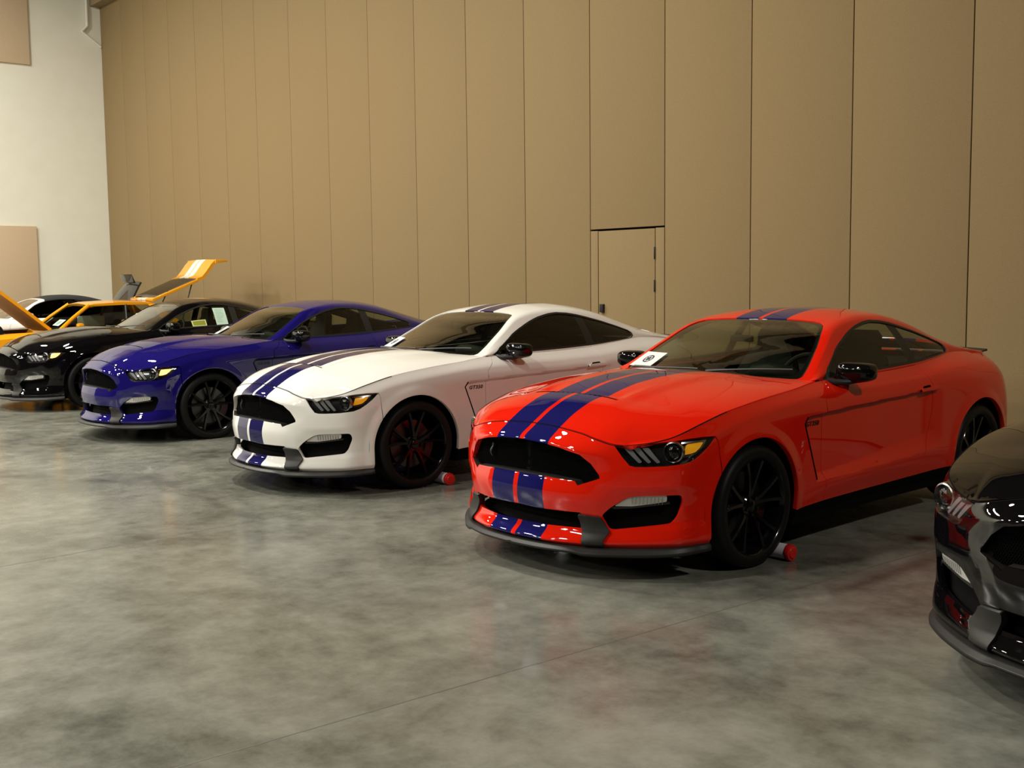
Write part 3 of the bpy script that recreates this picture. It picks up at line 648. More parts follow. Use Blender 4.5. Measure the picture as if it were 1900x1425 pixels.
        link('lens_cover', loftskin(off(-.003), HS, name='lens_cover', step=(.03, .02), thick=0, mirror=sd), 'clear', hl)
    # ---- side details
    vl = [(SX(1.492),.802),(SX(1.462)-.003,.764),(SX(1.597),.42)]
    for sd in (1, -1):
        w_ = MB(); pts = []
        for (a, b) in resample(vl, np.array((.02, .02)), closed=False): pts.append(W([a-.004], [b], -.001)[0]*[1, sd, 1])
        w_.tube(pts, .0058, 8); w_.obj('fender_vent', 'seam_black', car, smooth=True)
    hp = []
    for sd in (None, 'R'):
        h = link('door_handle', loftskin(off(.020), soften([(SX(2.825),.842),(SX(3.045),.850),(SX(3.05),.868),(SX(2.99),.875),(SX(2.84),.868)], .012), name='door_handle', step=(.02, .006), thick=.022, mirror=sd), 'red', car)
        link('handle_recess_shade', loftskin(off(.0015), soften([(SX(2.875),.862),(SX(2.985),.866),(SX(2.975),.884),(SX(2.885),.880)], .01), name='handle_recess_shade', step=(.02, .006), thick=.002, mirror=sd), 'seam_black', h)  # flat black patch, painted shadow of the recess at the handle
        link('side_skirt', loftskin(lambda s, z: W(s, np.maximum(z, .2), 0)*[1, 1, 0] + np.stack([0*s, -.012-.25*np.clip(.235-z, 0, 1), z], 1), [(arcF[0]+.395,.285),(arcF[0]+.42,.165),(arcR[0]-.43,.170),(arcR[0]-.396,.300)], name='side_skirt', step=(.06, .02), thick=.04, mirror=sd), 'flat_black', car)
    for sg in (1, -1):
        # mirror head: rounded shell
        v = []; nn, mm = 28, 16
        for i in range(mm+1):
            ph = -PI/2+PI*i/mm
            for k in range(nn):
                th_ = 2*PI*k/nn; sp_ = lambda c_, e: math.copysign(abs(c_)**e, c_)
                a_, b_, d_ = sp_(math.cos(ph), .40)*sp_(math.cos(th_), .6), sp_(math.sin(ph), .62), sp_(math.cos(ph), .40)*sp_(math.sin(th_), .6)
                x = a_*.085*(1 if a_ < 0 else .62); y = b_*.118; z = d_*.066*(1-.15*b_)
                v.append((2.045+x+.10*(y+.118)*.55, sg*(.915+y), 1.026+z+.06*(y)))
        f = [(i*nn+k, i*nn+(k+1) % nn, (i+1)*nn+(k+1) % nn, (i+1)*nn+k) for i in range(mm) for k in range(nn)]
        mr = MB().add(v, f).obj('side_mirror', 'gloss_black', car, smooth=True, angle=80)
        arm = MB(); arm.tube([(1.90, sg*.775, .985), (1.915, sg*.83, .972), (1.96, sg*.89, .970), (2.04, sg*.94, .980)], [.020,.020,.018,.012], 10); arm.obj('mirror_arm', 'satin_black', mr, smooth=True)
        gl_ = MB(); gl_.add([(2.10+.03*math.cos(t)*0+.012*math.sin(t)*0, sg*(.925+.095*math.cos(t)), 1.03+.045*math.sin(t)) for t in np.linspace(0, 2*PI, 24, endpoint=False)], [tuple(range(24))]); gl_.obj('mirror_glass', 'chrome', mr)
        wp = MB()
    for (x0, y0, x1, y1) in ((1.60, .10, 1.735, .66), (1.615, -.52, 1.62, .02)):
        wp = MB(); pts = []
        for t in np.linspace(0, 1, 8):
            x = x0+(x1-x0)*t; y = -(y0+(y1-y0)*t); xs = x
            p = Gh([min(max(x-.10*(abs(y)/.78)**2, 1.6), 2.2)], [abs(y)/.775*.47])[0]
            pts.append((x, y, p[2]+.028))
        wp.tube(pts, [.010,.010,.008,.007,.007,.006,.006,.006], 6); wp.obj('wiper', 'trim', car, smooth=True)
    cw = MB(); cw.prism([(1.56,.93),(1.66,.962),(1.70,.985),(1.72,.93)], 1, -.70, .70); cw.obj('cowl_panel', 'satin_black', car)
    sl = MB(); P = []
    for y in np.linspace(-.66, .66, 23): P.append((4.50-.16*(abs(y)/.66)**2.2, y))
    v = []
    for (x, y) in P: v += [(x-.10, y, 1.022), (x-.06, y, 1.034), (x+.03, y, 1.046), (x+.035, y, 1.030)]
    sl.add(v, [(i*4+k, i*4+(k+1) % 4, (i+1)*4+(k+1) % 4, (i+1)*4+k) for i in range(22) for k in range(4)]+[(0,1,2,3),(91,90,89,88)]); sl.obj('rear_spoiler', 'satin_black', car, smooth=True)
    for sg in (1, -1):
        tl = link('tail_light', loftskin(off(.003), [(SX(4.56)+k*0+a, b) for a, b in ((0,.80),(.34,.80),(.34,.93),(0,.93))], name='tail_light', step=(.03, .03), thick=.02, mirror=None if sg > 0 else 'R'), 'caliper', car)
    # shut-line of the extractor vent on the hood, and the emblem behind the grille mesh
    hv = MB(); hv.add(*_strip([Hd([.515-.03*(abs(y)/.33)**2], [abs(y)])[0]*[1, np.sign(y) if y else 1, 1] for y in np.linspace(-.33, .33, 25)], .012)); hv.obj('hood_vent_slot', 'seam_black', car)
    sn = MB(); pts = [(.118, .30+.012*math.sin(t*5.2)+.004*t, .598+.080*t) for t in np.linspace(0, 1, 18)]
    sn.tube(pts, [.003+.006*math.sin(PI*min(1, t*1.1))+(.004 if t > .82 else 0) for t in np.linspace(0, 1, 18)], 8); sn.obj('snake_emblem', 'disc', gr, smooth=True)
    # fender lettering
    tx = bpy.data.curves.new('lettering', 'FONT'); tx.body = 'GT350'; tx.size = .046; tx.extrude = .0015; tx.shear = .25; tx.space_character = 1.12; tx.offset = .0008
    for sg in (-1, 1):
        to = bpy.data.objects.new('tmp', tx); COL.objects.link(to); dg = bpy.context.evaluated_depsgraph_get(); me = bpy.data.meshes.new_from_object(to.evaluated_get(dg)); bpy.data.objects.remove(to)
        co = np.empty(len(me.vertices)*3); me.vertices.foreach_get('co', co); co = co.reshape(-1, 3); co[:, 0] -= co[:, 0].mean() if sg > 0 else 0
        wd_ = co[:, 0].max()-co[:, 0].min(); co[:, 0] -= co[:, 0].min()
        X = 1.528+co[:, 0] if sg < 0 else 1.528+wd_-co[:, 0]
        p = W(s_of_x(X), .738+co[:, 1]*.85, .002+co[:, 2]); p[:, 0] = X; p[:, 1] *= sg
        me.vertices.foreach_set('co', p.ravel()); me.update(); me.materials.clear(); link('fender_badge', me, 'dark_ink', car)
    # ---- cabin
    db = MB(); db.prism([(1.62,.93),(1.78,.965),(1.98,.985),(2.10,.965),(2.16,.90),(2.12,.72),(2.0,.55),(1.7,.50)], 1, -.70, .70); db.obj('dashboard', 'cabin', car, bevel=.02)
    bi = MB(); pts = [(1.93, y, .985+.02) for y in (-.55, -.38, -.20)]; bi.tube([(1.98, -.56, .975), (1.94, -.50, 1.005), (1.92, -.37, 1.015), (1.94, -.24, 1.005), (1.98, -.18, .975)], [.03,.05,.055,.05,.03], 10); bi.obj('gauge_hood', 'cabin', car, smooth=True)
    st = MB(); R_ = .185; cx, cy, cz = 2.30, -.37, .93; an = math.radians(25)
    st.tube([(cx+R_*math.sin(t)*math.sin(an), cy+R_*math.cos(t), cz+R_*math.sin(t)*math.cos(an)) for t in np.linspace(0, 2*PI, 37)], .016, 8, cap=False)
    sw_ = st.obj('steering_wheel', 'cabin', car, smooth=True)
    sk = MB()
    for t in (-.2, PI+.2, -PI/2): sk.tube([(cx, cy, cz), (cx+R_*math.sin(t)*math.sin(an), cy+R_*math.cos(t), cz+R_*math.sin(t)*math.cos(an))], .015, 6)
    sk.tube([(cx-.02, cy, cz), (cx-.2, cy, cz-.07)], .04, 8); sk.tube([(cx+.02, cy, cz), (cx-.03, cy, cz)], .06, 14); sk.obj('steering_column', 'cabin', sw_, smooth=True)
    fl = MB(); fl.box((2.7, 0, .30), (2.1, 1.5, .04)); fl.box((2.5, 0, .45), (1.2, .18, .3)); fl.prism([(3.45,.55),(3.62,.92),(4.1,.98),(4.1,.5)], 1, -.62, .62); fl.obj('cabin_floor', 'cabin', car)
    for cy in (-.37, .37):
        s_ = MB(); s_.prism([(2.42,.50),(2.44,.58),(2.60,.60),(2.90,.55),(2.95,.45),(2.45,.42)], 1, cy-.24, cy+.24); seat = s_.obj('front_seat', 'seat', car, bevel=.03)
        b_ = MB()
        def sect(x, z, w_, t_): return [(x-t_, cy-w_, z), (x-t_*.6, cy-w_*.5, z), (x-t_*.6, cy+w_*.5, z), (x-t_, cy+w_, z), (x+t_, cy+w_*.9, z), (x+t_, cy-w_*.9, z)]
        rows = [sect(2.86,.52,.25,.06), sect(2.90,.70,.26,.07), sect(2.98,.92,.25,.06), sect(3.03,1.05,.19,.05), sect(3.05,1.10,.13,.045), sect(3.06,1.19,.13,.045), sect(3.06,1.235,.10,.035)]
        v = [p for r in rows for p in r]; b_.add(v, [(i*6+k, i*6+(k+1) % 6, (i+1)*6+(k+1) % 6, (i+1)*6+k) for i in range(len(rows)-1) for k in range(6)]+[(36,37,38,39,40,41)]); b_.obj('seat_back', 'seat', seat, smooth=True, angle=60)
    rs = MB(); rs.prism([(3.15,.50),(3.15,.60),(3.45,.58),(3.62,.90),(3.72,.90),(3.6,.5)], 1, -.58, .58); rs.obj('rear_seat', 'seat', car, bevel=.03)
    low = lambda a, b: Gh(a, b)*[1, .955, 1] - [0, 0, .028]
    skin('headliner', low, [(2.40, 0), (2.40,.50), (3.28,.50), (3.28, 0)], 'cabin', car, step=(.08, .05), thick=0, mirror='both')
    both_sides('pillar_trim', low, [(3.34,.45),(3.68,.53),(3.68,.98),(4.2,.98),(4.2,.45)], 'cabin', car, step=(.08, .05), thick=0)
    rm = MB(); rm.box((2.12, 0, 1.205), (.03, .18, .045)); rm.obj('rear_view_mirror', 'cabin', car, bevel=.01)
    # ---- wheels
    tyre = MB().lathe([(.268,-.132),(.276,-.146),(.304,-.152),(.328,-.147),(.341,-.130),(.3450,-.100),(.3455,-.062),(.3405,-.060),(.3405,-.052),(.3458,-.050),(.346,0),(.3458,.050),(.3405,.052),(.3405,.060),(.3455,.062),(.345,.100),(.341,.130),(.328,.147),(.304,.152),(.276,.146),(.268,.132)], 72).mesh('tyre', smooth=True, angle=50)
    rimb = MB(); rimb.lathe([(.278,-.140),(.272,-.148),(.264,-.140),(.256,-.10),(.248,0),(.244,.11),(.256,.136),(.268,.140),(.278,.132)], 64)
    for k in range(5):
        for d in (-1, 1):
            a0 = 2*PI*k/5+d*.10+.3; a1 = 2*PI*k/5+d*.27+.3
            def P(r, a, y): return np.array((r*math.cos(a), y, r*math.sin(a)))
            secs = []
            for (r, t, w_, y, th_) in ((.045,0,.016,-.100,.035),(.10,.35,.013,-.112,.03),(.18,.7,.011,-.124,.026),(.260,1,.014,-.134,.022)):
                a = a0+(a1-a0)*t; q_ = np.array((-math.sin(a), 0, math.cos(a)))
                c_ = P(r, a, y); secs.append([c_-q_*w_*1.25+(0, th_, 0), c_-q_*w_*.75, c_+q_*w_*.75, c_+q_*w_*1.25+(0, th_, 0)])
            v = [p for s_ in secs for p in s_]; rimb.add(v, [(i*4+j, i*4+(j+1) % 4, (i+1)*4+(j+1) % 4, (i+1)*4+j) for i in range(3) for j in range(4)])
    rimb.lathe([(.068,-.075),(.066,-.100),(.058,-.108),(.036,-.104),(.034,-.112),(.026,-.117),(.001,-.118)], 32)
    for k in range(5): a = 2*PI*k/5+.3+PI/5; rimb.tube([(.050*math.cos(a), -.100, .050*math.sin(a)), (.050*math.cos(a), -.120, .050*math.sin(a))], .010, 6)
    rim = rimb.mesh('rim', smooth=True, angle=35)
    disc = MB().lathe([(.07,-.040),(.188,-.040),(.190,-.038),(.190,-.014),(.188,-.012),(.07,-.012)], 48).mesh('brake_disc', smooth=True, angle=30)
    cb = MB(); cv = []
    for a in np.linspace(-.55, .55, 9):
        for (r, y) in ((.135,-.060),(.205,-.060),(.212,-.045),(.212,.0),(.135,.0)): cv.append((r*math.cos(a), y, r*math.sin(a)))
    cb.add(cv, [(i*5+j, i*5+(j+1) % 5, (i+1)*5+(j+1) % 5, (i+1)*5+j) for i in range(8) for j in range(5)]+[(0,1,2,3,4),(44,43,42,41,40)]); cal = cb.mesh('brake_caliper', smooth=True, angle=30)
    for sg in (-1, 1):
        for ax, hub in ((FAX, .345), (RAX, .345)):
            t = link('wheel', tyre, 'rubber', car); t.location = (ax, sg*.788, hub)
            if sg > 0: t.rotation_euler = (0, 0, PI)
            link('rim', rim, 'rim', t); link('brake_disc', disc, 'disc', t); c_ = link('brake_caliper', cal, 'caliper', t)
            c_.rotation_euler = (0, (0 if ax == FAX else PI) + (.5 if sg < 0 else .5), 0)
    return car
def _strip(pts, w):
    """thin raised ribbon along x-width w following points"""
    v = []
    for p in pts: v += [(p[0]-w/2, p[1], p[2]+.0015), (p[0]+w/2, p[1], p[2]+.0015)]
    return v, [(2*i, 2*i+1, 2*i+3, 2*i+2) for i in range(len(pts)-1)]
def place_car(o, X, Y, h):
    """X,Y: ground point of the front axle's middle; h: compass angle of the tail direction"""
    bx = Vector((math.sin(h), math.cos(h), 0)); p = Vector((X, Y, 0)) - bx*.97
    o.location = p; o.rotation_euler = (0, 0, math.atan2(bx.y, bx.x))
def copy_tree(o, parent=None, swap=None):
    c = o.copy(); COL.objects.link(c); c.parent = parent
    for k in ('label', 'category', 'group'):
        if parent is not None and k in c: del c[k]
    if o.type == 'MESH' and swap and o.data.materials and o.data.materials[0].name in swap:
        c.material_slots[0].link = 'OBJECT'; c.material_slots[0].material = swap[o.data.materials[0].name]
    for ch in o.children: copy_tree(ch, c, swap)
    return c
# ---------------------------------------------------------------- hall
def along(w, d, z=0): return WD*w + WN*d + Vector((0, 0, z))
ROT = math.atan2(WD.y, WD.x)
W0, PW, WEND = 5.137-1.22*5, 1.22, 25.85
M['floor'] = mat('polished_concrete', (.2, .2, .17), .22); M['wallpanel'] = noisy(mat('tan_wall_cloth', rough=.85, spec=.2), 60, (.255, .181, .088), (.280, .199, .097)); M['whitewall'] = noisy(mat('painted_block', rough=.8, spec=.2), 3, (.79, .78, .665), (.82, .81, .70))
M['farwall'] = mat('dark_brown_wall', (.05, .04, .028), .9, spec=.1); M['ceiling'] = mat('ceiling_dark', (.04, .038, .034), .9); M['acoustic'] = noisy(mat('acoustic_cloth', rough=.9, spec=.1), 40, (.60, .465, .31), (.64, .50, .335))
fm = M['floor']; b = fm.node_tree.nodes['Principled BSDF']; tc = N(fm, 'ShaderNodeTexCoord')
n1 = N(fm, 'ShaderNodeTexNoise'); n1.inputs['Scale'].default_value = .9; n1.inputs['Detail'].default_value = 8; n1.inputs['Roughness'].default_value = .62; n1.inputs['Distortion'].default_value = .6; L(fm, tc.outputs['Object'], n1.inputs['Vector'])
n2 = N(fm, 'ShaderNodeTexNoise'); n2.inputs['Scale'].default_value = 5; n2.inputs['Detail'].default_value = 7; n2.inputs['Roughness'].default_value = .7; L(fm, tc.outputs['Object'], n2.inputs['Vector'])
mixn = math_node(fm, 'ADD', math_node(fm, 'MULTIPLY', n1.outputs[0], .6), math_node(fm, 'MULTIPLY', n2.outputs[0], .4))
rp = N(fm, 'ShaderNodeValToRGB'); e = rp.color_ramp.elements; e[0].position = .37; e[0].color = (.080, .082, .066, 1); e[1].position = .62; e[1].color = (.250, .252, .210, 1); L(fm, mixn, rp.inputs[0]); L(fm, rp.outputs[0], b.inputs['Base Color']); b.inputs['Specular IOR Level'].default_value = .42
L(fm, math_node(fm, 'ADD', math_node(fm, 'MULTIPLY', n2.outputs[0], .16), .13), b.inputs['Roughness'])
fl = MB().box((0, 0, -.05), (80, 80, .1)).obj('floor', fm); fl.rotation_euler = (0, 0, ROT); tag(fl, kind='structure')
jl = MB()
for (a, b_) in (((-2.974, 6.372), (-2.474, 6.859)), ((-.803, 3.921), (.447, 4.916))):
    a, b_ = Vector((*a, 0)), Vector((*b_, 0)); d = (b_-a).normalized(); a2, b2 = a-d*14, b_+d*10; n_ = Vector((-d.y, d.x, 0))*.003
    k = len(jl.v); jl.add([tuple(p + Vector((0, 0, .0006))) for p in (a2-n_, b2-n_, b2+n_, a2+n_)], [(0,1,2,3)])
jo = jl.obj('saw_cut_joint', mat('joint_dark', (.115, .113, .095), .5), fl); jo.matrix_parent_inverse = Matrix.Rotation(-ROT, 4, 'Z')
def wbox(name, w0, w1, d0, d1, z0, z1, m, parent=None, bevel=0):
    o = MB().box((0, 0, 0), (w1-w0, abs(d1-d0), z1-z0)).obj(name, m, parent, bevel=bevel); o.location = along((w0+w1)/2, (d0+d1)/2, (z0+z1)/2); o.rotation_euler = (0, 0, ROT); return o
HC = 10.0
wb = wbox('wall_back', -30, WEND+.1, WALL_D+.045, WALL_D+.16, 0, HC, 'seam_black'); tag(wb, kind='structure')
k = -24; DOORW = (5.137+1.22*3, 5.137+1.22*4)
while W0+PW*k < WEND-.01:
    w0 = W0+PW*k; w1 = min(w0+PW, WEND); k += 1
    gap = .011 if w0 < 13 else .007
    z0 = .02
    if abs(w0-DOORW[0]) < .05: z0 = 2.21
    p = wbox('wall_panel', w0+gap/2, w1-gap/2, WALL_D, WALL_D+.06, z0, 7.8, 'wallpanel', None, .004)
    p.parent = wb; p.matrix_parent_inverse = wb.matrix_basis.inverted()
# pass door in its panel
dr = empty('door_1', along(DOORW[0]+.61, WALL_D, 0), ROT); tag(dr, kind='structure')
def dbox(name, x0, x1, z0, z1, y0, y1, m, bevel=.003, par=None):
    o = MB().box(((x0+x1)/2, (y0+y1)/2, (z0+z1)/2), (x1-x0, abs(y1-y0), z1-z0)).obj(name, m, par or dr, bevel=bevel); return o
# local x runs along WD, local y = ROT+90deg  (towards the hall)
dbox('door_jamb', -.604, -.47, .02, 2.19, -.06, 0, 'wallpanel'); dbox('door_jamb', .48, .604, .02, 2.19, -.06, 0, 'wallpanel')
leaf = dbox('door_leaf', -.455, .472, .02, 2.185, -.06, -.004, 'wallpanel')
for z in (1.52, 1.90): dbox('hinge', -.470, -.452, z-.07, z+.07, -.01, .012, 'satin_black', .002, leaf)
dbox('door_latch', .37, .43, 1.20, 1.30, -.006, .03, 'satin_black', .004, leaf)
tk = wbox('trim_1', -30, WEND, WALL_D-.22, WALL_D+.10, 7.80, 8.6, noisy(mat('track_soffit', rough=.8), 20, (.27,.20,.11), (.31,.23,.13))); tag(tk, kind='structure')
wl_ = wbox('wall_left', WEND+.0, WEND+.2, -4.4, WALL_D+.3, 0, HC, 'whitewall'); tag(wl_, kind='structure')
tag(wbox('wall_left_front', WEND+.0, WEND+.2, -40.2, -4.4, 0, HC, 'farwall'), kind='structure')
for nm, w0, w1, d0, d1 in (('wall_right', -30.2, -30, -40.2, WALL_D+.3), ('wall_front', -30.2, WEND+.2, -40.4, -40.2)): tag(wbox(nm, w0, w1, d0, d1, 0, HC, 'farwall'), kind='structure')
ce = wbox('ceiling', -30.2, WEND+.2, -40.4, WALL_D+.3, HC, HC+.2, 'ceiling'); tag(ce, kind='structure')
# thin pipe with a diagonal brace on the white wall
pi_ = MB(); pi_.tube([along(WEND-.06, 9.42, 9.9), along(WEND-.06, 9.40, 7.35), along(WEND-.06, 9.28, 7.22)], .03, 8); pi_.tube([along(WEND-.05, 9.28, 7.22), along(WEND-.05, 9.70, 6.92)], .025, 8)
po = pi_.obj('trim_2', 'whitewall', smooth=True); tag(po, kind='structure')
# ---- acoustic boards on the white wall
def ap(label, d0, d1, z0, z1):
    o = wbox('acoustic_panel', WEND-.055, WEND-.001, d0, d1, z0, z1, 'acoustic', None, .012); tag(o, label, 'wall panel', 'tan acoustic panels on the white wall')
    return o
ap('square tan acoustic panel high on the white wall, cut by the top edge', 5.75, 8.13, 6.36, 8.80)
ap('tan acoustic panel low on the white wall behind the yellow car', 5.70, 8.09, .9, 2.88)
# ---- ceiling lamps
def lamp(w, d):
    z = HC-.95; t = empty('high_bay_lamp', along(w, d, z))
    tag(t, 'round high bay lamp hanging from the dark ceiling', 'lamp', 'high bay lamps under the ceiling')
    MB().lathe([(.07,.42),(.12,.40),(.15,.22),(.41,.02),(.42,0),(.405,.0),(.14,.20),(.001,.21)], 32, 'z').obj('reflector_shade', 'lens_grey', t, smooth=True)
    MB().tube([(0, 0, .40), (0, 0, .95)], .015, 6).obj('hanging_rod', 'satin_black', t)
    ld = bpy.data.lights.new('lamp_light', 'AREA'); ld.shape = 'DISK'; ld.size = .80; ld.energy = LAMP_W; ld.color = (1.0, .95, .85)
    lo = bpy.data.objects.new('lamp_light', ld); COL.objects.link(lo); lo.parent = t; lo.location = (0, 0, -.005)
for d, ws_ in ((3.5, (-5, 10, 16, 21.5)), (-3, (7, 13, 19, 23.5)), (-9, (8.5, 14.5, 20.5)), (-15, (9, 15, 21)), (-21, (8, 14, 20))):
    for w in ws_: lamp(w, d)
# ---------------------------------------------------------------- the coupes
GRP = 'late-model fastback coupes parked nose out in a row'
car = build_coupe('fastback_coupe'); place_car(car, .716, 6.847, math.radians(47.59))
tag(car, 'red fastback coupe with twin dark blue stripes along hood and roof', 'car', GRP)
def more(label, X, Y, h, swap): c = copy_tree(car, None, swap); place_car(c, X, Y, h); c['label'] = label; return c
white = more('white fastback coupe with twin dark blue stripes and blacked-out side windows', -1.346, 9.378, math.radians(50.24), {'red_lacquer': M['white'], 'side_glass': M['dark_glass']})
blue = more('deep blue fastback coupe without stripes, glowing amber corner light, beside the white coupe', -3.703, 12.295, math.radians(51.05), {'red_lacquer': M['blue'], 'amber_lens': M['amber_lit']})
black = more('black fastback coupe with stickers in its side window, between yellow hatchback and blue coupe', -5.937, 15.132, math.radians(52.5), {'red_lacquer': M['black'], 'amber_lens': M['amber_lit']})
blackr = more('black fastback coupe cut off by the right edge, only its nose corner showing', 2.756, 4.40, math.radians(48.2), {'red_lacquer': M['black']})
# ---- cards under the windshields, window stickers
def stuck(name, car_, uv, label, cat, grp, side=1, m='paper', lift=.006, deco=None, S=None):
    S = S or Gh
    def T(p): return car_.matrix_basis @ Vector((p[0], p[1]*side, p[2]))
    bpy.context.view_layer.update()
    (u0, u1), (t0, t1) = uv
    def pt(a, b, l):
        u = u0+(u1-u0)*a; t = t0+(t1-t0)*b; e = .004
        p = S([u], [t])[0]; n_ = np.cross(S([u+e], [t])[0]-S([u-e], [t])[0], S([u], [t+e])[0]-S([u], [t-e])[0]); n_ /= np.linalg.norm(n_)
        if n_[2] < 0: n_ = -n_
        return T(p+n_*l)
    c0 = pt(.5, .5, lift)
    def sheet(a0, a1, b0, b1, l, th=.0012, n=5):
        v = [pt(a, b, q)-c0 for q in (l, l+th) for a in np.linspace(a0, a1, n) for b in np.linspace(b0, b1, n)]; g = lambda i, j, k: k*n*n+i*n+j
        f = [(g(i, j, k), g(i+1, j, k), g(i+1, j+1, k), g(i, j+1, k)) for i in range(n-1) for j in range(n-1) for k in (0, 1)]
        for i in range(n-1): f += [(g(i,0,0), g(i+1,0,0), g(i+1,0,1), g(i,0,1)), (g(i,n-1,0), g(i+1,n-1,0), g(i+1,n-1,1), g(i,n-1,1)), (g(0,i,0), g(0,i+1,0), g(0,i+1,1), g(0,i,1)), (g(n-1,i,0), g(n-1,i+1,0), g(n-1,i+1,1), g(n-1,i,1))]
        return v, f
    o = MB().add(*sheet(0, 1, 0, 1, lift)).obj(name, m); o.location = c0; tag(o, label, cat, grp)
    if deco == 'emblem':
        mb = MB(); nn = 24; ring = []
        for (r0, r1) in ((.20, .27), (.0, .12)):
            v = []
            for r in (r0, r1): v += [pt(.52+r*.9*math.cos(t), .5+r*.75*math.sin(t), lift+.0022)-c0 for t in np.linspace(0, 2*PI, nn, endpoint=False)]
            mb.add(v, [(k, (k+1) % nn, nn+(k+1) % nn, nn+k) for k in range(nn)])
        for k in range(6):
            a = k*PI/3; mb.add([pt(.52+r*.9*math.cos(a+s_), .5+r*.75*math.sin(a+s_), lift+.0022)-c0 for r, s_ in ((.12,-.2),(.20,-.12),(.20,.12),(.12,.2))], [(0,1,2,3)])
        mb.obj('round_emblem', 'ink', o)
    if deco == 'lines':
        mb = MB()
        for k in range(9): mb.add(*sheet(.15, .85-.3*random.random(), .1+k*.09, .115+k*.09, lift+.0015, .0006, 2))
        mb.obj('print_line', M['sheet_ink'], o)
    if deco == 'block': MB().add(*sheet(.07, .93, .12, .88, lift+.0015, .0006, 4)).obj('sticker_field', M['olive'], o)
    return o
M['sheet_ink'] = mat('sheet_ink', (.22, .34, .27), .7); M['olive'] = mat('olive_print', (.26, .27, .02), .6); M['lime'] = mat('lime_border', (.62, .70, .32), .6); M['mint'] = mat('mint_paper', (.50, .68, .54), .7)
GC = 'white emblem cards at the windshield bases'
stuck('window_card', car, ((1.63, 1.81), (.30, .46)), 'white card with round emblem on the windshield of the red striped coupe', 'card', GC, 1, deco='emblem')
stuck('window_card', white, ((1.63, 1.80), (.34, .47)), 'white emblem card on the windshield of the white striped coupe', 'card', GC, 1, deco='emblem')
stuck('window_card', blue, ((1.62, 1.80), (.34, .47)), 'narrow-looking white card at the windshield corner of the blue coupe', 'card', GC, 1, deco='emblem')
stuck('window_sticker', black, ((2.275, 2.525), (.85, .965)), 'small yellow-green bordered sticker in the side window of the black coupe', 'sticker', None, -1, m='lime', lift=.003, deco='block')
stuck('price_sheet', black, ((2.70, 2.88), (.64, .965)), 'tall pale mint sheet of print in the black coupe side window', 'sheet', None, -1, m='mint', lift=.003, deco='lines')
# ---- wheel chocks: capped tubes lying behind the front tyres
def chock(c, label):
    p = c.matrix_basis @ Vector((1.247, -.835, .048)); t = empty('wheel_chock', p, c.rotation_euler.z); tag(t, label, 'wheel chock', 'capped tubes used as wheel chocks')
    MB().lathe([(.001,-.14),(.044,-.14),(.045,-.135),(.045,.13),(.044,.135),(.001,.135)], 28, 'y').obj('tube', 'chock_white', t, smooth=True)
    MB().lathe([(.001,-.168),(.030,-.168),(.034,-.162),(.046,-.160),(.048,-.155),(.048,-.132),(.045,-.128)], 28, 'y').obj('end_cap', 'chock_red', t, smooth=True)
    MB().lathe([(.045,.115),(.048,.12),(.048,.165),(.044,.17),(.001,.17)], 28, 'y').obj('end_cap', 'chock_red', t, smooth=True)
M['chock_white'] = mat('chock_white', (.62, .62, .68), .4); M['chock_red'] = mat('chock_red', (.62, .015, .012), .3)
bpy.context.view_layer.update()
chock(car, 'white tube with red end cap lying behind the front tyre of the red coupe')
chock(white, 'white tube with red end cap lying behind the front tyre of the white coupe')
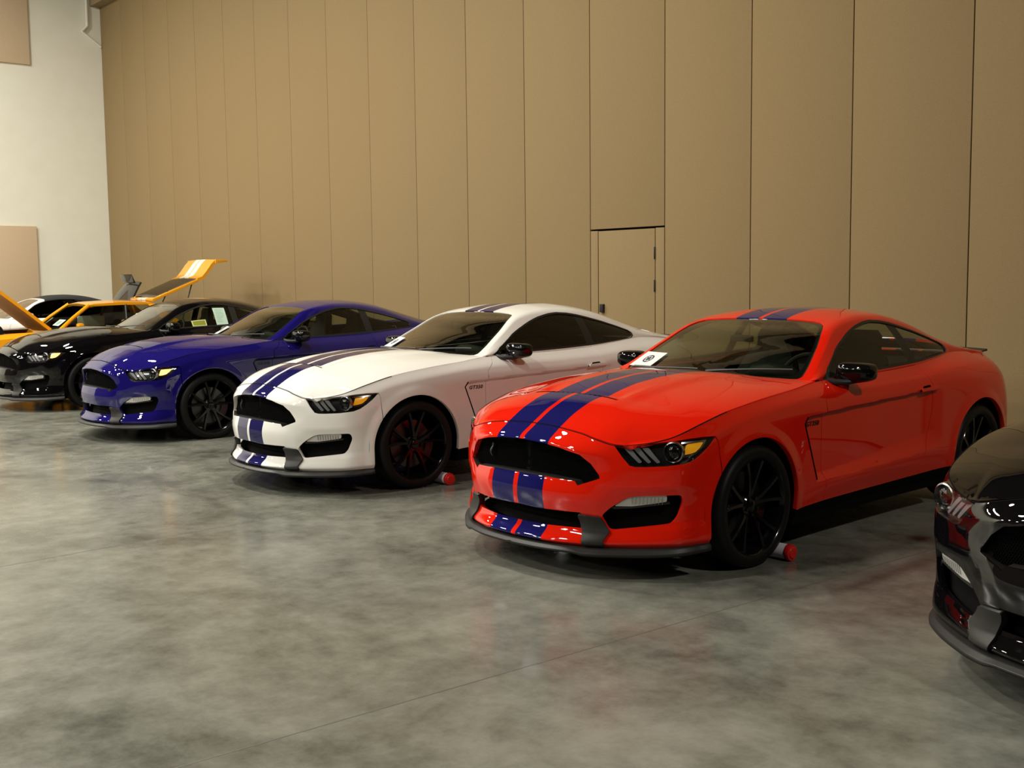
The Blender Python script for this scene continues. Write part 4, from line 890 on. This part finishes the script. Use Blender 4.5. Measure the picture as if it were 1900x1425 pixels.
# ---------------------------------------------------------------- yellow hatchback with raised hood and hatch
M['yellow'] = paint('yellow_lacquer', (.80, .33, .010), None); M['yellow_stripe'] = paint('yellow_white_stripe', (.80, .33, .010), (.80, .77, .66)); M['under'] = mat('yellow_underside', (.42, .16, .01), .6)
def build_hatch():
    c = empty('hatchback_car')
    st = [(.0,.66,.62,.70),(.10,.74,.66,.80),(.5,.83,.74,.845),(.9,.86,.755,.868),(1.45,.875,.745,.872),(1.9,.885,.755,.875),(2.8,.90,.765,.875),(3.5,.915,.76,.872),(4.1,.92,.73,.85),(4.42,.90,.66,.79),(4.5,.82,.62,.74)]
    for sg in (1, -1):
        b = MB(); rows = []
        for (x, zt, yt, ym) in st: rows.append([(x, sg*(yt-.11), zt+.004), (x, sg*yt, zt), (x, sg*(ym-.015), zt-.06), (x, sg*ym, zt-.20), (x, sg*ym, .48), (x, sg*(ym-.03), .30), (x, sg*(ym-.06), .20)])
        n = 7; v = [p for r in rows for p in r]; f = []
        for i in range(len(rows)-1):
            for k in range(n-1): f.append((i*n+k, i*n+k+1, (i+1)*n+k+1, (i+1)*n+k))
        b.add(v, f); b.obj('body_side', 'yellow', c, smooth=True, angle=50)
    b = MB(); b.box((.02, 0, .52), (.10, 1.3, .30)); b.box((-.03, 0, .42), (.12, 1.5, .16)); b.obj('front_bumper', 'yellow', c, bevel=.02)
    b = MB(); b.box((4.5, 0, .55), (.10, 1.3, .55)); b.box((4.54, 0, .42), (.10, 1.5, .16)); b.obj('rear_bumper', 'yellow', c, bevel=.02)
    MB().box((.8, 0, .55), (1.4, 1.28, .06)).obj('engine_bay', 'flat_black', c)
    e = MB(); e.box((.85, 0, .70), (.5, .45, .26)); e.tube([(.75, -.1, .86), (.75, .12, .86)], .14, 20); e.box((1.25, .3, .72), (.2, .3, .2)); e.obj('engine', 'satin_black', c, bevel=.02)
    MB().prism([(1.40,.80),(1.44,.885),(1.58,.895),(1.60,.80)], 1, -.72, .72).obj('cowl', 'yellow', c, bevel=.01)
    u = MB(); u.box((2.3, 0, .26), (4.2, 1.5, .16)); u.obj('underbody', 'flat_black', c)
    # hood on its rear hinges, raised
    hp = empty('hood_pivot'); bpy.data.objects.remove(hp)
    a = math.radians(41); H0 = np.array((1.44, 0, .90))
    def hd(d, y, o): return H0 + np.array((-d*math.cos(a), y, d*math.sin(a))) + np.array((math.sin(a), 0, math.cos(a)))*o*(1)
    v = []; nx = 8
    for i in range(nx):
        d = 1.36*i/(nx-1); w_ = .70-.05*(d/1.36)
        for y in (-w_, -w_*.6, 0, w_*.6, w_): v.append(hd(d, y, .022*(1-(y/w_)**2)-.03*(d/1.36)**3+.025))
    k = len(v)
    for i in range(nx):
        d = 1.36*i/(nx-1); w_ = .70-.05*(d/1.36)
        for y in (-w_, -w_*.6, 0, w_*.6, w_): v.append(hd(d, y, -.03*(d/1.36)**3-.022))
    top = [(i*5+j, i*5+j+1, (i+1)*5+j+1, (i+1)*5+j) for i in range(nx-1) for j in range(4)]
    rim_ = [(i*5, (i+1)*5, k+(i+1)*5, k+i*5) for i in range(nx-1)] + [(i*5+4, (i+1)*5+4, k+(i+1)*5+4, k+i*5+4) for i in range(nx-1)] + [((nx-1)*5+j, (nx-1)*5+j+1, k+(nx-1)*5+j+1, k+(nx-1)*5+j) for j in range(4)]
    ho = MB().add(v, top+rim_).obj('hood', 'yellow_stripe', c, smooth=True, angle=40)
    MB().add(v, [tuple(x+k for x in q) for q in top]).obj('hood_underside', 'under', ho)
    MB().tube([hd(1.0, .5, -.03), (.45, .55, .80)], .008, 6).obj('prop_rod', 'satin_black', ho)
    # roof, pillars, glass
    zb, zr = .895, 1.285
    rf = MB(); v = []
    for (x, z, w_) in ((2.06, 1.268, .555),(2.16, 1.290, .565),(2.6, 1.310, .575),(2.95, 1.300, .57),(3.10, 1.285, .565)):
        for y in (-1, -.9, -.5, 0, .5, .9, 1): v.append((x, y*w_, z+.03*(1-abs(y)**2.5)-.0))
    k = len(v); v += [(p[0], p[1]*1.0, p[2]-.045) for p in v]
    f = [(i*7+j, i*7+j+1, (i+1)*7+j+1, (i+1)*7+j) for i in range(4) for j in range(6)]; f += [tuple(q+k for q in g_)[::-1] for g_ in f]
    for i in range(4): f += [(i*7, (i+1)*7, k+(i+1)*7, k+i*7), (i*7+6, (i+1)*7+6, k+(i+1)*7+6, k+i*7+6)]
    for j in range(6): f += [(j, j+1, k+j+1, k+j), (28+j, 28+j+1, k+28+j+1, k+28+j)]
    rf.add(v, f); rf.obj('roof', 'yellow', c, smooth=True, angle=45)
    for sg in (1, -1):
        p_ = MB(); p_.tube([(1.56, sg*.705, .875), (1.80, sg*.635, 1.075), (2.08, sg*.560, 1.272)], [.034,.030,.032], 8); p_.obj('windshield_pillar', 'yellow', c, smooth=True)
        p_ = MB(); p_.hexa([(3.02,sg*.575,1.27),(3.15,sg*.575,1.27),(3.62,sg*.735,.90),(3.30,sg*.735,.90),(3.02,sg*.54,1.27),(3.15,sg*.54,1.27),(3.62,sg*.70,.90),(3.30,sg*.70,.90)]); p_.obj('rear_pillar', 'yellow', c, bevel=.01)
        w_ = MB(); w_.add([(1.64,sg*.712,.895),(2.12,sg*.572,1.262),(3.03,sg*.575,1.265),(3.32,sg*.735,.90)], [(0,1,2,3)]); w_.obj('side_window', 'side_glass' if sg < 0 else 'dark_glass', c)
        w_ = MB(); w_.tube([(2.62,sg*.738,.89),(2.66,sg*.578,1.27)], .016, 6); w_.tube([(1.66,sg*.725,.89),(2.3,sg*.745,.898),(3.3,sg*.748,.905)], .012, 6); w_.obj('window_trim', 'trim', c, smooth=True)
        m_ = MB(); m_.box((1.86, sg*.80, .945), (.09, .16, .10)); m_.obj('side_mirror', 'yellow', c, bevel=.03)
    w_ = MB(); w_.add([(1.56,-.69,.885),(1.50,0,.885),(1.56,.69,.885),(2.07,.555,1.27),(2.04,0,1.295),(2.07,-.555,1.27)], [(0,1,4,5),(1,2,3,4)]); w_.obj('windshield', 'glass', c)
    d_ = MB(); d_.prism([(1.56,.70),(1.56,.875),(1.95,.90),(2.0,.72)], 1, -.66, .66); d_.obj('dashboard', 'cabin', c, bevel=.02)
    for cy in (-.36, .36):
        s_ = MB(); s_.prism([(2.2,.40),(2.2,.55),(2.65,.52),(2.82,1.0),(2.92,1.0),(2.75,.40)], 1, cy-.22, cy+.22); s_.obj('front_seat', 'seat', c, bevel=.04)
    # liftgate hinged at the roof's rear edge, raised, white stripes on its frame, small spoiler at its tip
    a = math.radians(22.5); G0 = np.array((3.12, 0, 1.325)); dx, dz = math.cos(a), math.sin(a)
    def ht(d, y, o=0.): return G0 + np.array((d*dx, y, d*dz)) + np.array((-dz, 0, dx))*o
    def wd_(d): return np.interp(d, [0, .9, 1.35], [.56, .60, .60])
    def bar(name, quads, m, par):
        b = MB()
        for (d0, y0, d1, y1, d2, y2, d3, y3) in quads:
            P_ = [(d0, y0), (d1, y1), (d2, y2), (d3, y3)]
            b.hexa([ht(d, y, .022+.018*(1-(y/.6)**2)) for d, y in P_]+[ht(d, y, -.02) for d, y in P_])
        return b.obj(name, m, par, bevel=.006)
    lift = bar('liftgate', [(0,-.56,.07,-.56,.07,.56,0,.56), (.07,-.56,.84,-.60,.84,-.53,.07,-.49), (.07,.49,.84,.53,.84,.60,.07,.56)], 'yellow_stripe', c)
    # the tail panel of the liftgate turns up more steeply beyond the glass
    a2 = math.radians(50); e0 = ht(.92, 0, 0)
    def lp(s_, y, o_=0.): return e0 + np.array((s_*math.cos(a2), y, s_*math.sin(a2))) + np.array((-math.sin(a2), 0, math.cos(a2)))*o_
    ys = (-.60, -.45, -.2, 0, .2, .45, .60); v = []
    secs = (lambda y, q: ht(.84, y, q+.018), lambda y, q: ht(.93, y, q+.012), lambda y, q: lp(.14, y, q), lambda y, q: lp(.30, y, q+.01), lambda y, q: lp(.40, y, q))
    for q in (.022, -.03):
        for fn in secs: v += [fn(y, q + .02*(1-(y/.6)**2)) for y in ys]
    k = 35; f = [(i*7+j, i*7+j+1, (i+1)*7+j+1, (i+1)*7+j) for i in range(4) for j in range(6)]; f += [tuple(q+k for q in g_)[::-1] for g_ in f]
    for i in range(4): f += [(i*7, (i+1)*7, k+(i+1)*7, k+i*7), (i*7+6, (i+1)*7+6, k+(i+1)*7+6, k+i*7+6)]
    for j in range(6): f += [(28+j, 28+j+1, k+28+j+1, k+28+j), (j, j+1, k+j+1, k+j)]
    MB().add(v, f).obj('liftgate_lip', 'yellow_stripe', lift, smooth=True, angle=40)
    b = MB(); sp_ = lambda y, t, o_: lp(.36, y, .0) + np.array((t*math.cos(math.radians(8)), 0, t*math.sin(math.radians(8)) + o_))
    for y0, y1, t1 in ((-.62, .62, .14), (-.64, -.47, .22), (.47, .64, .22)): b.hexa([sp_(y0, 0, .05), sp_(y0, t1, .01), sp_(y1, t1, .01), sp_(y1, 0, .05), sp_(y0, 0, -.02), sp_(y0, t1, -.02), sp_(y1, t1, -.02), sp_(y1, 0, -.02)])
    b.obj('spoiler', 'yellow_stripe', lift, bevel=.008)
    MB().add([ht(.07,-.49,.035), ht(.07,0,.052), ht(.07,.49,.035), ht(.84,.53,.035), ht(.84,0,.052), ht(.84,-.53,.035)], [(0,1,4,5),(1,2,3,4)]).obj('liftgate_glass', 'dark_glass', lift, smooth=True)
    for sg in (1, -1): MB().tube([ht(.75, sg*.5, -.02), (3.55, sg*.66, .92)], .010, 6).obj('gas_strut', 'satin_black', lift)
    tyre = bpy.data.meshes['tyre']; rim = bpy.data.meshes['rim']
    for sg in (-1, 1):
        for ax in (.88, 3.42):
            t = link('wheel', tyre, None, c); t.location = (ax, sg*.745, .315); t.scale = (.915, .9, .915)
            if sg > 0: t.rotation_euler = (0, 0, PI)
            link('rim', rim, None, t)
        h = MB(); h.box((-.02, sg*.52, .64), (.04, .30, .12)); h.obj('headlight', 'fog', c, bevel=.01)
    return c
yel = build_hatch(); place_car(yel, -8.0, 17.85, math.radians(53)); tag(yel, 'old yellow hatchback with raised hood and open striped liftgate', 'car')
# ---------------------------------------------------------------- white convertible with black soft top
M['plain_white'] = paint('plain_white', (.80, .78, .72)); M['soft_top'] = mat('soft_top', (.010, .010, .012), .8); M['lid'] = paint('charcoal_lacquer', (.012, .011, .012))
def build_convertible():
    c = empty('convertible_car'); keep = {'front_bumper','hood','front_fender','door','rear_quarter','rear_bumper','headlight','grille','lower_grille','fog_pocket','fog_lamp','chin_splitter','underbody','wheel_well','wheel','dashboard','steering_wheel','front_seat','rear_seat','cabin_floor','cabin_side_trim','side_mirror','door_handle','windshield','door_pillar','engine_bay_liner','side_skirt'}
    for ch in car.children:
        nm = ch.name.split('.')[0]
        if nm in keep: copy_tree(ch, c, {'red_lacquer': M['plain_white'], 'gloss_black': M['plain_white'] if nm == 'side_mirror' else M['gloss_black']})
    ws = [(1.598, 0.0),(1.598,.2),(1.598,.40),(1.603,.455),(1.63,.468),(1.75,.470),(1.95,.468),(2.10,.462),(2.20,.452),(2.262,.435),(2.298,.405),(2.315,.36),(2.328,.27),(2.335,.15),(2.338,0.0)]
    fr = ws[::-1] + [(1.585, 0.0), (1.585, .6), (1.60, .8), (1.64, 1.0), (1.80, .99), (1.9, .62), (2.1, .56), (2.36, .54), (2.385, .45), (2.385, 0.0)]
    skin('windshield_frame', Gh, fr, 'plain_white', c, step=(.03, .022), thick=.025, mirror='both')
    up = lambda a, b: Gh(a, b) + np.stack([0*a, 0*a, .012*np.sin(np.clip((a-2.39)/1.5, 0, 1)*PI)], 1)
    win = [(1.86,.97),(1.97,.64),(2.12,.575),(2.45,.56),(2.9,.565),(3.08,.60),(3.12,.97)]
    top = [(2.39, 0.0), (2.39,.45), (2.365,.545), (2.45,.545), (2.95,.55), (3.11,.59), (3.15,1.0), (3.75,1.0), (3.80,.5), (3.85, 0.0)]
    skin('soft_top', up, top, 'soft_top', c, step=(.04, .025), thick=.02, mirror='both')
    both_sides('door_window', Gh, win, 'dark_glass', c, step=(.06, .05), thick=0)
    # raised trunk lid with a small spoiler on its edge
    a = math.radians(62); p0 = np.array((3.92, 0, 1.06))
    def tl(d, y, o): return p0 + np.array((d*math.cos(a), y, d*math.sin(a))) + np.array((-math.sin(a), 0, math.cos(a)))*o
    v = []
    for o_ in (0, -.035):
        for d in (0, .2, .4, .58, .68):
            for y in (-.60, -.46, 0, .46, .60): v.append(tl(d, y*(1-.35*(d/.68)**2), o_+.05*(1-(y/.66)**2)-.06*(d/.68)**3))
    f = [(i*5+j, i*5+j+1, (i+1)*5+j+1, (i+1)*5+j) for i in range(4) for j in range(4)]; f += [tuple(q+25 for q in g_)[::-1] for g_ in f]
    for i in range(4): f += [(i*5, (i+1)*5, 25+(i+1)*5, 25+i*5), (i*5+4, (i+1)*5+4, 25+(i+1)*5+4, 25+i*5+4)]
    for j in range(4): f += [(j, j+1, 25+j+1, 25+j), (20+j, 21+j, 46+j, 45+j)]
    t = MB().add(v, f).obj('trunk_lid', 'lid', c, smooth=True, angle=40)
    b = MB(); b.hexa([tl(.62,-.34,.05), tl(.74,-.36,.16), tl(.74,.36,.16), tl(.62,.34,.05), tl(.62,-.34,.0), tl(.72,-.36,.13), tl(.72,.36,.13), tl(.62,.34,.0)]); b.obj('spoiler', 'lid', t, bevel=.012)
    for sg in (1, -1): MB().tube([tl(.1, sg*.6, -.04), (3.85, sg*.58, .95)], .014, 6).obj('lid_hinge', 'satin_black', t)
    return c
cvt = build_convertible(); place_car(cvt, -10.2, 20.6, math.radians(53)); tag(cvt, 'white convertible with black soft top and dark trunk lid raised', 'car')
def windshield_card(car_):
    bpy.context.view_layer.update(); T = lambda x, y, z: car_.matrix_basis @ Vector((x, y, z)); c0 = T(1.66, -.40, .97)
    def q(a, b, l): x = 1.60+.12*b; return T(x-.006-l, -.56+.34*a, .905+(x-1.56)*.76+.02) - c0
    o = MB().hexa([q(0,0,0), q(1,0,0), q(1,1,0), q(0,1,0), q(0,0,-.002), q(1,0,-.002), q(1,1,-.002), q(0,1,-.002)]).obj('window_card', 'mint'); o.location = c0
    tag(o, 'pale card with dark emblem at the windshield of the yellow hatchback', 'card', GC)
    n = 20; MB().add([q(.5+.3*math.cos(t), .5+.33*math.sin(t), .002) for t in np.linspace(0, 2*PI, n, endpoint=False)], [tuple(range(n))]).obj('round_emblem', 'sheet_ink', o)
windshield_card(yel)

# white board seen through the yellow car's side window
bpy.context.view_layer.update()
bo = MB().box((0, 0, 0), (.44, .015, .17)).obj('sign_board', 'paper', bevel=.004); bo.location = yel.matrix_basis @ Vector((2.27, 0, 1.0)); bo.rotation_euler = (0, 0, yel.rotation_euler.z)
tag(bo, 'white board inside the yellow hatchback, seen through its side window', 'sign')
